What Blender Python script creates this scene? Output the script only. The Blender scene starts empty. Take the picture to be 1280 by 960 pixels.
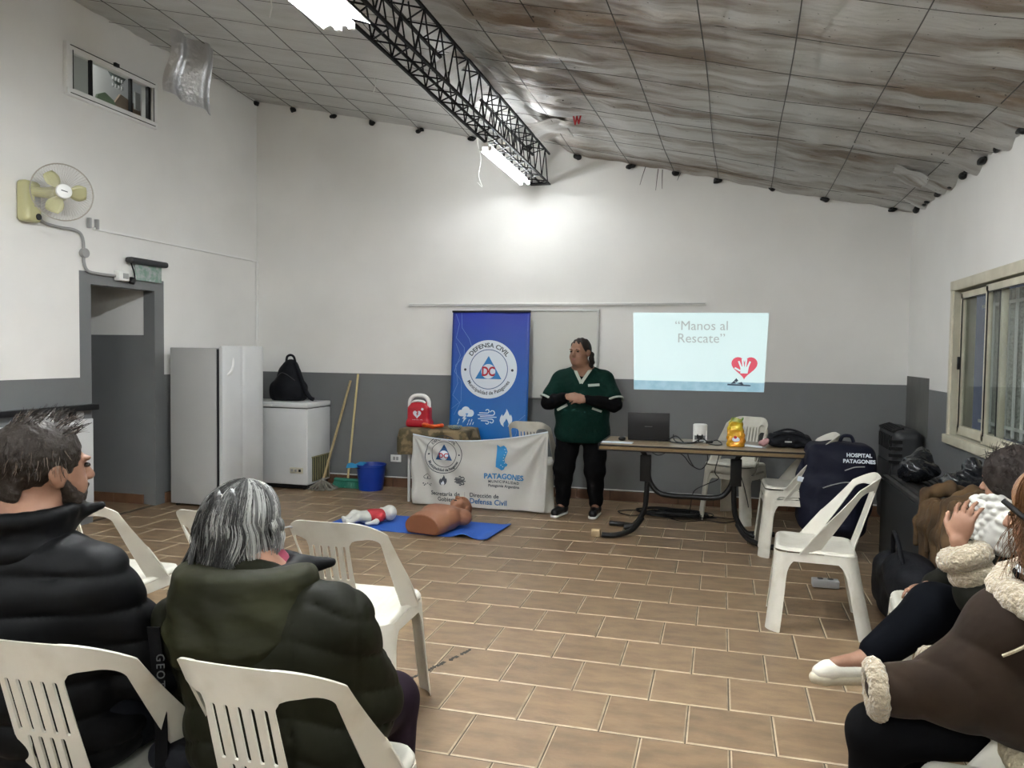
import bpy, bmesh, math, random
import numpy as np
from mathutils import Vector, Matrix, Euler, noise as mnoise
R = random.Random(7)
SC = bpy.context.scene
C = SC.collection
PI = math.pi
rad = math.radians

# ------------------------------------------------------------------ camera, world, exposure
YAW, PITCH, ROLL, FPX = 0.263019, 0.0414846, 0.0127937, 969.73
cy, sy, cp, sp = math.cos(YAW), math.sin(YAW), math.cos(PITCH), math.sin(PITCH)
FWD = Vector((-sy*cp, cy*cp, -sp)); RT = Vector((cy, sy, 0)); UP = RT.cross(FWD)
cr, sr = math.cos(ROLL), math.sin(ROLL)
RT, UP = cr*RT + sr*UP, -sr*RT + cr*UP
cam = bpy.data.objects.new('camera', bpy.data.cameras.new('camera'))
C.objects.link(cam)
M = Matrix((( RT.x, UP.x, -FWD.x, 0), (RT.y, UP.y, -FWD.y, 0), (RT.z, UP.z, -FWD.z, 1.45), (0, 0, 0, 1)))
cam.matrix_world = M
cam.data.sensor_width = 36; cam.data.lens = FPX/1280*36
cam.data.clip_start = 0.05
SC.camera = cam
SC.view_settings.view_transform = 'Standard'; SC.view_settings.look = 'None'
SC.view_settings.gamma = 1; SC.view_settings.use_curve_mapping = False
SC.view_settings.exposure = 2.5
W = bpy.data.worlds.new('night'); SC.world = W; W.use_nodes = True
W.node_tree.nodes['Background'].inputs[0].default_value = (0.012, 0.014, 0.02, 1)
W.node_tree.nodes['Background'].inputs[1].default_value = 1.0
TUBE_POWER = 40.0

# ------------------------------------------------------------------ materials
def mat(name, col, rough=.6, metal=0, col2=None, nscale=4, ndetail=4, bump=0, bscale=60, stretch=None,
        spec=.5, emit=None, estr=0, contrast=(.35, .65), sheen=0, coords='Object', trans=0, bdetail=3, island=0, bdist=.01):
    m = bpy.data.materials.new(name); m.use_nodes = True
    nt = m.node_tree; b = nt.nodes['Principled BSDF']; L = nt.links
    b.inputs['Base Color'].default_value = (*col, 1); b.inputs['Roughness'].default_value = rough
    b.inputs['Metallic'].default_value = metal; b.inputs['Specular IOR Level'].default_value = spec
    if sheen: b.inputs['Sheen Weight'].default_value = sheen
    if trans: b.inputs['Transmission Weight'].default_value = trans
    if emit:
        b.inputs['Emission Color'].default_value = (*emit, 1); b.inputs['Emission Strength'].default_value = estr
    tc = nt.nodes.new('ShaderNodeTexCoord')
    src = tc.outputs['Object' if coords == 'World' else coords]
    if coords == 'World':
        src = nt.nodes.new('ShaderNodeNewGeometry').outputs['Position']
    if stretch:
        mp = nt.nodes.new('ShaderNodeMapping'); mp.inputs['Scale'].default_value = stretch
        L.new(src, mp.inputs[0]); src = mp.outputs[0]
    colout = None
    if col2:
        n = nt.nodes.new('ShaderNodeTexNoise'); n.inputs['Scale'].default_value = nscale; n.inputs['Detail'].default_value = ndetail
        L.new(src, n.inputs['Vector'])
        r = nt.nodes.new('ShaderNodeValToRGB')
        r.color_ramp.elements[0].position = contrast[0]; r.color_ramp.elements[1].position = contrast[1]
        r.color_ramp.elements[0].color = (*col, 1); r.color_ramp.elements[1].color = (*col2, 1)
        L.new(n.outputs['Fac'], r.inputs[0]); colout = r.outputs[0]
        if island:
            g = nt.nodes.new('ShaderNodeNewGeometry'); oi = nt.nodes.new('ShaderNodeObjectInfo')
            ad = nt.nodes.new('ShaderNodeMath'); ad.operation = 'ADD'
            L.new(g.outputs['Random Per Island'], ad.inputs[0]); L.new(oi.outputs['Random'], ad.inputs[1])
            fr = nt.nodes.new('ShaderNodeMath'); fr.operation = 'FRACT'; L.new(ad.outputs[0], fr.inputs[0])
            mr = nt.nodes.new('ShaderNodeMapRange'); mr.inputs[3].default_value = 1-island; mr.inputs[4].default_value = 1+island
            L.new(fr.outputs[0], mr.inputs[0])
            hs = nt.nodes.new('ShaderNodeHueSaturation'); L.new(colout, hs.inputs['Color']); L.new(mr.outputs[0], hs.inputs['Value'])
            colout = hs.outputs[0]
        L.new(colout, b.inputs['Base Color'])
    if bump:
        n2 = nt.nodes.new('ShaderNodeTexNoise'); n2.inputs['Scale'].default_value = bscale; n2.inputs['Detail'].default_value = bdetail
        L.new(src, n2.inputs['Vector'])
        bp = nt.nodes.new('ShaderNodeBump'); bp.inputs['Strength'].default_value = bump; bp.inputs['Distance'].default_value = bdist
        L.new(n2.outputs['Fac'], bp.inputs['Height']); L.new(bp.outputs[0], b.inputs['Normal'])
    return m

M_WHITE = mat('wall_white_paint', (.78, .77, .735), .55, col2=(.72, .71, .675), nscale=1.2, bump=.08, bscale=25, coords='World')
M_DADO = mat('dado_grey_paint', (.160, .165, .165), .36, col2=(.146, .150, .150), nscale=1.5, bump=.06, bscale=20, coords='World')
M_PATCH = mat('dark_patch_paint', (.12, .12, .11), .6, col2=(.085, .085, .078), nscale=6, bump=.3, bscale=15, stretch=(1, 1, .4), coords='World')
M_TILE = mat('floor_tile', (.232, .156, .088), .45, col2=(.158, .102, .058), nscale=7, ndetail=7, bump=.12, bscale=35, coords='World', island=.09, contrast=(.38, .66), stretch=(1, 2.2, 1))
M_TRIM_T = mat('tile_rim', (.40, .32, .215), .5, col2=(.28, .215, .14), nscale=14, coords='World')
M_GROUT = mat('floor_grout', (.085, .065, .04), .9, col2=(.055, .042, .026), nscale=9, coords='World')
M_BASET = mat('baseboard_tile', (.17, .085, .045), .35, col2=(.11, .055, .03), nscale=8, coords='World', island=.1)
M_PLASTIC = mat('chair_plastic', (.58, .56, .485), .38, col2=(.49, .46, .38), nscale=9, ndetail=8, bump=.03, bscale=120, contrast=(.5, .78))
M_BLACKM = mat('black_metal', (.005, .005, .005), .45, spec=.3)
M_TRUSS = mat('truss_steel', (.006, .006, .007), .55, spec=.2)
M_WIRE = mat('wire_steel', (.06, .055, .05), .5, metal=.6)
M_WHITEPL = mat('white_plastic', (.78, .78, .75), .35)
M_WHITEMET = mat('white_enamel', (.66, .67, .66), .28, col2=(.62, .63, .62), nscale=3)
M_CREAM = mat('cream_paint', (.64, .60, .47), .45, col2=(.54, .50, .38), nscale=8)
M_CREAMD = mat('cream_reveal', (.45, .43, .33), .6, col2=(.38, .36, .28), nscale=5)
M_BLACKPL = mat('black_plastic', (.007, .007, .0075), .4, spec=.3)
M_DARKGREY = mat('dark_grey_plastic', (.025, .026, .028), .45)
M_GREY = mat('grey_plastic', (.33, .33, .32), .5)
M_RUBBER = mat('rubber', (.02, .02, .02), .8)
M_SKIN = mat('skin', (.265, .142, .092), .5, spec=.3, col2=(.225, .115, .072), nscale=20)
M_SKIN2 = mat('skin_tan', (.40, .23, .16), .5, col2=(.34, .17, .12), nscale=20)
M_EYE = mat('eye_dark', (.015, .01, .008), .2)
M_LIP = mat('lip', (.28, .10, .09), .45)

def foil_mat():
    m = bpy.data.materials.new('insulation_foil'); m.use_nodes = True
    nt = m.node_tree; b = nt.nodes['Principled BSDF']; L = nt.links
    g = nt.nodes.new('ShaderNodeNewGeometry')
    def noise(scale, st, det=6, rough=.6):
        mp = nt.nodes.new('ShaderNodeMapping'); mp.inputs['Scale'].default_value = st; L.new(g.outputs['Position'], mp.inputs[0])
        n = nt.nodes.new('ShaderNodeTexNoise'); n.inputs['Scale'].default_value = scale; n.inputs['Detail'].default_value = det
        n.inputs['Roughness'].default_value = rough
        L.new(mp.outputs[0], n.inputs['Vector']); return n.outputs['Fac']
    def ramp(f, a, b_, c0, c1):
        r = nt.nodes.new('ShaderNodeValToRGB'); r.color_ramp.elements[0].position = a; r.color_ramp.elements[1].position = b_
        r.color_ramp.elements[0].color = c0; r.color_ramp.elements[1].color = c1; L.new(f, r.inputs[0]); return r.outputs[0]
    def mix(f, a, c):
        x = nt.nodes.new('ShaderNodeMix'); x.data_type = 'RGBA'; L.new(f, x.inputs[0]); L.new(a, x.inputs[6])
        if isinstance(c, tuple): x.inputs[7].default_value = c
        else: L.new(c, x.inputs[7])
        return x.outputs[2]
    base = ramp(noise(1.2, (1, 4, 1)), .3, .7, (.50, .49, .46, 1), (.62, .62, .60, 1))
    sx = nt.nodes.new('ShaderNodeSeparateXYZ'); L.new(g.outputs['Position'], sx.inputs[0])
    right = ramp(sx.outputs[0], 0, 1, (0, 0, 0, 1), (1, 1, 1, 1))
    mr = nt.nodes.new('ShaderNodeMapRange'); mr.inputs[1].default_value = -2.2; mr.inputs[2].default_value = -1.2; L.new(sx.outputs[0], mr.inputs[0])
    st = ramp(noise(1.0, (.55, 3.2, 1), 8, .65), .46, .60, (0, 0, 0, 1), (1, 1, 1, 1))
    mu = nt.nodes.new('ShaderNodeMath'); mu.operation = 'MULTIPLY'; L.new(st, mu.inputs[0]); L.new(mr.outputs[0], mu.inputs[1])
    mu2 = nt.nodes.new('ShaderNodeMath'); mu2.operation = 'MULTIPLY'; mu2.inputs[1].default_value = .9; L.new(mu.outputs[0], mu2.inputs[0])
    col = mix(mu2.outputs[0], base, (.20, .145, .10, 1))
    sp = ramp(noise(38, (1, 1, 1), 2), .70, .74, (0, 0, 0, 1), (1, 1, 1, 1))
    sp2 = nt.nodes.new('ShaderNodeMath'); sp2.operation = 'MULTIPLY'; L.new(sp, sp2.inputs[0]); L.new(mr.outputs[0], sp2.inputs[1])
    col = mix(sp2.outputs[0], col, (.03, .025, .02, 1))
    L.new(col, b.inputs['Base Color'])
    b.inputs['Metallic'].default_value = .40; b.inputs['Roughness'].default_value = .36
    bp = nt.nodes.new('ShaderNodeBump'); bp.inputs['Strength'].default_value = .85; bp.inputs['Distance'].default_value = .02
    L.new(noise(5, (1, 5, 1), 7, .65), bp.inputs['Height']); L.new(bp.outputs[0], b.inputs['Normal'])
    return m
M_FOIL = foil_mat()
M_FOILB = mat('bright_foil', (.60, .60, .61), .30, metal=.85, bump=1, bscale=26)

def glass_mat():
    m = bpy.data.materials.new('window_glass'); m.use_nodes = True
    nt = m.node_tree; nt.nodes.clear()
    o = nt.nodes.new('ShaderNodeOutputMaterial'); t = nt.nodes.new('ShaderNodeBsdfTransparent'); t.inputs[0].default_value = (.92, .94, .93, 1)
    gl = nt.nodes.new('ShaderNodeBsdfGlossy'); gl.inputs['Roughness'].default_value = .02
    lw_ = nt.nodes.new('ShaderNodeLayerWeight'); pw_ = nt.nodes.new('ShaderNodeMath'); pw_.operation = 'POWER'; pw_.inputs[1].default_value = 4
    f = nt.nodes.new('ShaderNodeMath'); f.operation = 'MULTIPLY_ADD'; f.inputs[1].default_value = .35; f.inputs[2].default_value = .04
    nt.links.new(lw_.outputs['Facing'], pw_.inputs[0]); nt.links.new(pw_.outputs[0], f.inputs[0])
    mx = nt.nodes.new('ShaderNodeMixShader'); nt.links.new(f.outputs[0], mx.inputs[0])
    nt.links.new(t.outputs[0], mx.inputs[1]); nt.links.new(gl.outputs[0], mx.inputs[2]); nt.links.new(mx.outputs[0], o.inputs[0])
    return m
M_GLASS = glass_mat()

# ------------------------------------------------------------------ object helpers
def tag(o, label=None, cat=None, group=None, kind=None):
    if label: o['label'] = label
    if cat: o['category'] = cat
    if group: o['group'] = group
    if kind: o['kind'] = kind
    return o
def thing(name, label, cat, loc=(0, 0, 0), rz=0, group=None):
    o = bpy.data.objects.new(name, None); C.objects.link(o); o.empty_display_size = .1
    o.matrix_world = Matrix.Translation(loc) @ Matrix.Rotation(rz, 4, 'Z')
    o['_m'] = 1
    del o['_m']
    return tag(o, label, cat, group)
def link(name, me, m, parent=None, local=False):
    o = bpy.data.objects.new(name, me); C.objects.link(o)
    if m is not None:
        for x in (m if isinstance(m, (list, tuple)) else [m]): me.materials.append(x)
    if parent is not None:
        o.parent = parent
        if not local:
            pm = parent.matrix_basis.copy(); q = parent
            if q.parent is not None: pm = q.parent.matrix_basis @ q.matrix_parent_inverse @ pm
            o.matrix_parent_inverse = pm.inverted()
    return o
def shade(me, s=True):
    me.polygons.foreach_set('use_smooth', [s]*len(me.polygons))
class B:
    """collects simple shapes into one mesh"""
    def __init__(s): s.v = []; s.f = []; s.mi = []; s.cur = 0
    def add(s, vs, fs, X=None):
        o = len(s.v)
        if X is not None: vs = [X @ Vector(v) for v in vs]
        s.v += [tuple(v) for v in vs]; s.f += [tuple(i+o for i in f) for f in fs]; s.mi += [s.cur]*len(fs)
        return s
    def box(s, c, d, rot=None, X=None):
        x, y, z = d[0]/2, d[1]/2, d[2]/2
        vs = [Vector((a*x, b*y, e*z)) for e in (-1, 1) for b in (-1, 1) for a in (-1, 1)]
        if rot is not None: E_ = Euler(rot).to_matrix(); vs = [E_ @ v for v in vs]
        vs = [v+Vector(c) for v in vs]
        return s.add(vs, [(0, 2, 3, 1), (4, 5, 7, 6), (0, 1, 5, 4), (2, 6, 7, 3), (0, 4, 6, 2), (1, 3, 7, 5)], X)
    def bar(s, a, b, w, h, upv=(0, 0, 1)):
        a, b = Vector(a), Vector(b); d = (b-a); L = d.length; d.normalize()
        r = d.cross(Vector(upv))
        if r.length < 1e-4: r = d.cross(Vector((1, 0, 0)))
        r.normalize(); u = r.cross(d)
        vs = [p + r*i*w/2 + u*j*h/2 for p in (a, b) for j in (-1, 1) for i in (-1, 1)]
        return s.add(vs, [(0, 1, 3, 2), (4, 6, 7, 5), (0, 4, 5, 1), (1, 5, 7, 3), (3, 7, 6, 2), (2, 6, 4, 0)])
    def tube(s, pts, r, n=8, closed=False, cap=True):
        pts = [Vector(p) for p in pts]; m = len(pts)
        rs = r if isinstance(r, (list, tuple)) else [r]*m
        o = len(s.v); vs = []; prev = None
        for i, p in enumerate(pts):
            if closed: d = pts[(i+1) % m]-pts[i-1]
            else: d = pts[min(i+1, m-1)]-pts[max(i-1, 0)]
            if d.length < 1e-9: d = Vector((0, 0, 1))
            d.normalize()
            if prev is None:
                x = d.cross(Vector((0, 0, 1)))
                if x.length < .05: x = d.cross(Vector((1, 0, 0)))
            else: x = prev - d*prev.dot(d)
            x.normalize(); prev = x; y = d.cross(x)
            for k in range(n):
                t = 2*PI*k/n; vs.append(p+(x*math.cos(t)+y*math.sin(t))*rs[i])
        fs = []
        for i in range(m if closed else m-1):
            for k in range(n):
                a = i*n+k; b = i*n+(k+1) % n; c = ((i+1) % m)*n+(k+1) % n; d = ((i+1) % m)*n+k
                fs.append((a, b, c, d))
        if cap and not closed: fs += [tuple(range(n))[::-1], tuple((m-1)*n+k for k in range(n))]
        return s.add(vs, fs)
    def cyl(s, a, b, ra, rb=None, n=16): return s.tube([a, b], [ra, ra if rb is None else rb], n)
    def lathe(s, prof, c=(0, 0, 0), n=24, X=None):
        vs = []; fs = []
        for r, z in prof:
            for k in range(n): t = 2*PI*k/n; vs.append((c[0]+r*math.cos(t), c[1]+r*math.sin(t), c[2]+z))
        for i in range(len(prof)-1):
            for k in range(n): a = i*n+k; b = i*n+(k+1) % n; fs.append((a, b, b+n, a+n))
        return s.add(vs, fs, X)
    def prism(s, poly, z0, z1, X=None):
        n = len(poly); vs = [(x, y, z0) for x, y in poly]+[(x, y, z1) for x, y in poly]
        fs = [tuple(range(n))[::-1], tuple(range(n, 2*n))]+[(i, (i+1) % n, (i+1) % n+n, i+n) for i in range(n)]
        return s.add(vs, fs, X)
    def build(s, name, m, parent=None, bevel=0, seg=2, smooth=False, local=False, angle=35):
        me = bpy.data.meshes.new(name); me.from_pydata(s.v, [], s.f)
        me.polygons.foreach_set('material_index', s.mi)
        if bevel:
            bm = bmesh.new(); bm.from_mesh(me)
            es = [e for e in bm.edges if len(e.link_faces) == 2 and e.calc_face_angle(0) > rad(30)]
            bmesh.ops.bevel(bm, geom=es, offset=bevel, segments=seg, affect='EDGES', profile=.5, clamp_overlap=True)
            bm.to_mesh(me); bm.free()
        if smooth or bevel:
            shade(me); me.set_sharp_from_angle(angle=rad(angle))
        return link(name, me, m, parent, local)

def arc(cx, cy, r, a0, a1, n=12, ry=None):
    return [(cx+r*math.cos(a0+(a1-a0)*i/n), cy+(ry or r)*math.sin(a0+(a1-a0)*i/n)) for i in range(n+1)]
def spline(pts, n=8):
    P = [Vector(p) for p in pts]; out = []
    for i in range(len(P)-1):
        p0 = P[max(i-1, 0)]; p1 = P[i]; p2 = P[i+1]; p3 = P[min(i+2, len(P)-1)]
        for k in range(n):
            t = k/n
            out.append(.5*((2*p1)+(p2-p0)*t+(2*p0-5*p1+4*p2-p3)*t*t+(3*p1-p0-3*p2+p3)*t**3))
    out.append(P[-1]); return out

# ------------------------------------------------------------------ signed distance bodies -> one continuous mesh
class SDF:
    def __init__(s, h=.008, k=.03): s.h = h; s.k = k; s.p = []
    def cap(s, a, b, ra, rb=None, k=None, op='+'):
        s.p.append(('c', np.array(a, float), np.array(b, float), ra, ra if rb is None else rb, s.k if k is None else k, op)); return s
    def chain(s, pts, rs, k=None):
        for i in range(len(pts)-1): s.cap(pts[i], pts[i+1], rs[i], rs[i+1], k)
        return s
    def ell(s, c, r, rot=(0, 0, 0), k=None, op='+', mtx=None):
        Rm = np.array(mtx if mtx is not None else Euler(rot).to_matrix())
        s.p.append(('e', np.array(c, float), np.array(r, float), Rm, 0, s.k if k is None else k, op)); return s
    def box(s, c, half, rnd=.01, rot=(0, 0, 0), k=None, op='+'):
        s.p.append(('b', np.array(c, float), np.array(half, float), np.array(Euler(rot).to_matrix()), rnd, s.k if k is None else k, op)); return s
    def bounds(s, q):
        if q[0] == 'c':
            return np.minimum(q[1]-q[3], q[2]-q[4]), np.maximum(q[1]+q[3], q[2]+q[4])
        e = np.abs(q[3]) @ q[2]
        return q[1]-e, q[1]+e
    def eval(s, q, P):
        if q[0] == 'c':
            ab = q[2]-q[1]; t = np.clip(((P-q[1]) @ ab)/max(ab @ ab, 1e-12), 0, 1)
            return np.linalg.norm(P-q[1]-t[..., None]*ab, axis=-1)-(q[3]+(q[4]-q[3])*t)
        X = (P-q[1]) @ q[3]
        if q[0] == 'e':
            k0 = np.linalg.norm(X/q[2], axis=-1); k1 = np.linalg.norm(X/q[2]**2, axis=-1)
            return k0*(k0-1)/np.maximum(k1, 1e-9)
        d = np.abs(X)-(q[2]-q[4])
        return np.linalg.norm(np.maximum(d, 0), axis=-1)+np.minimum(d.max(-1), 0)-q[4]
    def mesh(s, disp=None, clip=None):
        h = s.h
        bs = [s.bounds(q) for q in s.p if q[6] == '+']
        lo = np.min([b[0] for b in bs], 0)-4*h; hi = np.max([b[1] for b in bs], 0)+4*h
        n = np.ceil((hi-lo)/h).astype(int)+1
        D = np.full(n, .3)
        ax = [lo[i]+h*np.arange(n[i]) for i in range(3)]
        for q in s.p:
            a, b = s.bounds(q); k = q[5]; pad = k+4*h
            i0 = np.clip(np.floor((a-pad-lo)/h).astype(int), 0, n-1); i1 = np.clip(np.ceil((b+pad-lo)/h).astype(int)+1, 1, n)
            sl = tuple(slice(i0[i], i1[i]) for i in range(3))
            P = np.stack(np.meshgrid(*[ax[i][sl[i]] for i in range(3)], indexing='ij'), -1)
            d = s.eval(q, P); cur = D[sl]
            if q[6] == '+':
                hh = np.maximum(k-np.abs(cur-d), 0)/max(k, 1e-6); D[sl] = np.minimum(cur, d)-hh*hh*k/4
            else:
                hh = np.maximum(k-np.abs(cur+d), 0)/max(k, 1e-6); D[sl] = np.maximum(cur, -d)+hh*hh*k/4
        if disp is not None or clip is not None:
            I = np.argwhere(np.abs(D) < .06); P = lo+I*h
            if disp is not None: D[I[:, 0], I[:, 1], I[:, 2]] -= disp(P)
            if clip is not None:
                G = np.stack(np.meshgrid(*ax, indexing='ij'), -1); D = np.maximum(D, clip(G))
        S = D < 0
        # surface nets
        c = [S[a:n[0]-1+a, b:n[1]-1+b, e:n[2]-1+e] for a in (0, 1) for b in (0, 1) for e in (0, 1)]
        cnt = sum(x.astype(np.int8) for x in c)
        act = (cnt > 0) & (cnt < 8)
        idx = -np.ones(act.shape, int); A = np.argwhere(act); idx[act] = np.arange(len(A))
        acc = np.zeros((len(A), 3)); num = np.zeros(len(A))
        offs = [(a, b, e) for a in (0, 1) for b in (0, 1) for e in (0, 1)]
        for i in range(8):
            for j in range(i+1, 8):
                o1, o2 = np.array(offs[i]), np.array(offs[j])
                if np.abs(o1-o2).sum() != 1: continue
                p, q_ = A+o1, A+o2
                d1 = D[p[:, 0], p[:, 1], p[:, 2]]; d2 = D[q_[:, 0], q_[:, 1], q_[:, 2]]
                m = (d1 < 0) != (d2 < 0); t = np.where(m, d1/np.where(m, d1-d2, 1), 0)
                acc += np.where(m[:, None], o1+(o2-o1)*t[:, None], 0); num += m
        V = lo+h*(A+acc/num[:, None])
        F = []
        for a in range(3):
            b, e = (a+1) % 3, (a+2) % 3
            s1 = [slice(None)]*3; s2 = [slice(None)]*3; s1[a] = slice(0, -1); s2[a] = slice(1, None)
            X = S[tuple(s1)] != S[tuple(s2)]
            I = np.argwhere(X); I = I[(I[:, b] > 0) & (I[:, e] > 0) & (I[:, b] < n[b]-1) & (I[:, e] < n[e]-1)]
            db = np.zeros(3, int); db[b] = 1; de = np.zeros(3, int); de[e] = 1
            q4 = [idx[tuple((I-db-de).T)], idx[tuple((I-de).T)], idx[tuple(I.T)], idx[tuple((I-db).T)]]
            Q = np.stack(q4, 1); fl = ~S[tuple(I.T)]
            Q[fl] = Q[fl][:, ::-1]; F.append(Q)
        return V, np.concatenate(F)
    def build(s, name, m, parent=None, disp=None, clip=None, mi=None, local=False, relax=1):
        V, F = s.mesh(disp, clip)
        for _ in range(relax):
            acc = np.zeros_like(V); num = np.zeros(len(V))
            for i in range(4):
                np.add.at(acc, F[:, i], V[F[:, (i+1) % 4]]+V[F[:, i-1]]); np.add.at(num, F[:, i], 2)
            V = .5*V+.5*acc/num[:, None]
        me = bpy.data.meshes.new(name); me.from_pydata(V.tolist(), [], F.tolist()); shade(me)
        if mi is not None:
            cen = V[F].mean(1); me.polygons.foreach_set('material_index', mi(cen).astype(int))
        return link(name, me, m, parent, local)

def shell2d(sdf, u0, u1, v0, v1, h, fmap, th, flip=False):
    """regular grid cut to a 2D outline, edge vertices pulled onto the outline, mapped to 3D and thickened. returns verts, faces"""
    nu = int(round((u1-u0)/h)); nv = int(round((v1-v0)/h))
    U, V = np.meshgrid(np.linspace(u0, u1, nu+1), np.linspace(v0, v1, nv+1), indexing='ij')
    cu = (U[:-1, :-1]+U[1:, 1:])/2; cv = (V[:-1, :-1]+V[1:, 1:])/2
    keep = sdf(cu, cv) < 0
    K = np.zeros((nu+2, nv+2), bool); K[1:-1, 1:-1] = keep
    cnt = K[:-1, :-1]*1+K[1:, :-1]+K[:-1, 1:]+K[1:, 1:]
    used = cnt > 0; edge = used & (cnt < 4)
    e = h*.1
    for _ in range(3):
        d = sdf(U, V); gx = (sdf(U+e, V)-sdf(U-e, V))/(2*e); gy = (sdf(U, V+e)-sdf(U, V-e))/(2*e)
        g = np.maximum(gx**2+gy**2, .25); d = np.clip(d, -h, h)
        U = np.where(edge, U-d*gx/g, U); V = np.where(edge, V-d*gy/g, V)
    ids = -np.ones(U.shape, int); ids[used] = np.arange(used.sum())
    def P(off):
        p = fmap(U[used], V[used]); e2 = 1e-4
        tu = fmap(U[used]+e2, V[used])-p; tv = fmap(U[used], V[used]+e2)-p
        n = np.cross(tu, tv); n /= np.maximum(np.linalg.norm(n, axis=1), 1e-12)[:, None]
        return p+n*off
    A, Bt = P(th/2), P(-th/2); N = len(A)
    I, J = np.nonzero(keep)
    q = np.stack([ids[I, J], ids[I+1, J], ids[I+1, J+1], ids[I, J+1]], 1)
    F = [q, q[:, ::-1]+N]
    # rim
    for di, dj, a, b in ((0, -1, 0, 1), (1, 0, 1, 2), (0, 1, 2, 3), (-1, 0, 3, 0)):
        nb = ~K[I+1+di, J+1+dj]
        x, y = q[nb, a], q[nb, b]
        F.append(np.stack([y, x, x+N, y+N], 1))
    F = np.concatenate(F)
    if flip: F = F[:, ::-1]
    return np.concatenate([A, Bt]), F
def npmesh(name, parts):
    vs = []; fs = []; o = 0
    for V, F in parts: vs.append(V); fs.append(F+o); o += len(V)
    me = bpy.data.meshes.new(name); me.from_pydata(np.concatenate(vs).tolist(), [], np.concatenate(fs).tolist())
    shade(me); me.set_sharp_from_angle(angle=rad(40)); return me

def sd_box(x, y, cx, cy, hx, hy, r=0):
    dx = np.abs(x-cx)-(hx-r); dy = np.abs(y-cy)-(hy-r)
    return np.hypot(np.maximum(dx, 0), np.maximum(dy, 0))+np.minimum(np.maximum(dx, dy), 0)-r

# text and flat marks: real thin geometry laid on its surface
def text_mesh(body, size, align='CENTER', ext=.0006, bold=0, space=1.0, line=1.0):
    cu = bpy.data.curves.new('t', 'FONT'); cu.body = body; cu.size = size; cu.align_x = align; cu.extrude = ext
    cu.offset = bold; cu.space_character = space; cu.space_line = line; cu.resolution_u = 3
    o = bpy.data.objects.new('t', cu); C.objects.link(o)
    dg = bpy.context.evaluated_depsgraph_get(); me = bpy.data.meshes.new_from_object(o.evaluated_get(dg))
    bpy.data.objects.remove(o); bpy.data.curves.remove(cu); me.materials.clear()
    return me
def put(me, name, m, X, parent, warp=None):
    """X: matrix of the surface frame (x right, y up, z outward)"""
    if warp:
        bm = bmesh.new(); bm.from_mesh(me); bmesh.ops.triangulate(bm, faces=bm.faces[:])
        for _ in range(4):
            lg = [e for e in bm.edges if e.calc_length() > .05]
            if not lg: break
            bmesh.ops.subdivide_edges(bm, edges=lg, cuts=1); bmesh.ops.triangulate(bm, faces=bm.faces[:])
        bm.to_mesh(me); bm.free()
        for v in me.vertices:
            v.co.z += warp(v.co.x, v.co.y)
    me.transform(X)
    return link(name, me, m, parent)
def frame(origin, right, up):
    r = Vector(right).normalized(); u = Vector(up); u = (u-r*u.dot(r)).normalized(); n = r.cross(u)
    return Matrix(((r.x, u.x, n.x, origin[0]), (r.y, u.y, n.y, origin[1]), (r.z, u.z, n.z, origin[2]), (0, 0, 0, 1)))
def arc_text(body, size, R_, top=True, bold=0, squeeze=1.0):
    me = text_mesh(body, size, bold=bold)
    for v in me.vertices:
        a = v.co.x*squeeze/R_
        if top: rr = R_+v.co.y; v.co.x, v.co.y = rr*math.sin(a), rr*math.cos(a)
        else: rr = R_-v.co.y; v.co.x, v.co.y = rr*math.sin(a), -rr*math.cos(a)
    return me
def flat(polys, ext=.0006):
    b = B()
    for p in polys: b.prism(p, -ext, ext)
    me = bpy.data.meshes.new('flat'); me.from_pydata(b.v, [], b.f); return me
def shift(me, x, y, z=0): me.transform(Matrix.Translation((x, y, z))); return me
def ring(cx, cy, r0, r1, n=48, ext=.0006):
    vs = []; fs = []
    for k in range(n):
        t = 2*PI*k/n
        for r in (r0, r1):
            for z in (-ext, ext): vs.append((cx+r*math.cos(t), cy+r*math.sin(t), z))
    for k in range(n):
        a = 4*k; b = 4*((k+1) % n)
        fs += [(a+1, a+3, b+3, b+1), (a, b, b+2, a+2), (a+2, b+2, b+3, a+3), (a, a+1, b+1, b)]
    me = bpy.data.meshes.new('ring'); me.from_pydata(vs, [], fs); return me
def line2d(pts, w):
    out = []
    for i in range(len(pts)-1):
        a, b = Vector((*pts[i], 0)), Vector((*pts[i+1], 0)); d = (b-a)
        if d.length < 1e-6: continue
        d.normalize(); n = Vector((-d.y, d.x, 0))*w/2; a = a-d*w*.25; b = b+d*w*.25
        out.append([(p.x, p.y) for p in (a-n, b-n, b+n, a+n)])
    return out

# ================================================================== SETTING
XL, XR, YB, YF = -4.99, 1.604, 7.6, -4.4
def cz(x): return 2.752+(XR-x)*.2155
DH = 1.198
def S(o): o['kind'] = 'structure'; return o
def wall_cells(name, us, vs, mfun, P, nrm, top=None):
    """us, vs grid lines; mfun(u,v)-> slot or None for an opening; P(u,v)->point"""
    b = B()
    for i in range(len(us)-1):
        for j in range(len(vs)-1):
            k = mfun((us[i]+us[i+1])/2, (vs[j]+vs[j+1])/2)
            if k is None: continue
            b.cur = k; pts = []
            for u, v in ((us[i], vs[j]), (us[i+1], vs[j]), (us[i+1], vs[j+1]), (us[i], vs[j+1])):
                if top and j == len(vs)-2 and v == vs[-1]: v = top(u)
                pts.append(P(u, v))
            back = [tuple(Vector(p)-Vector(nrm)*.12) for p in pts]
            b.add(pts+back, [(0, 1, 2, 3), (7, 6, 5, 4), (0, 4, 5, 1), (1, 5, 6, 2), (2, 6, 7, 3), (3, 7, 4, 0)])
    o = b.build(name, [M_WHITE, M_DADO, M_PATCH], None); return S(o)
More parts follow.
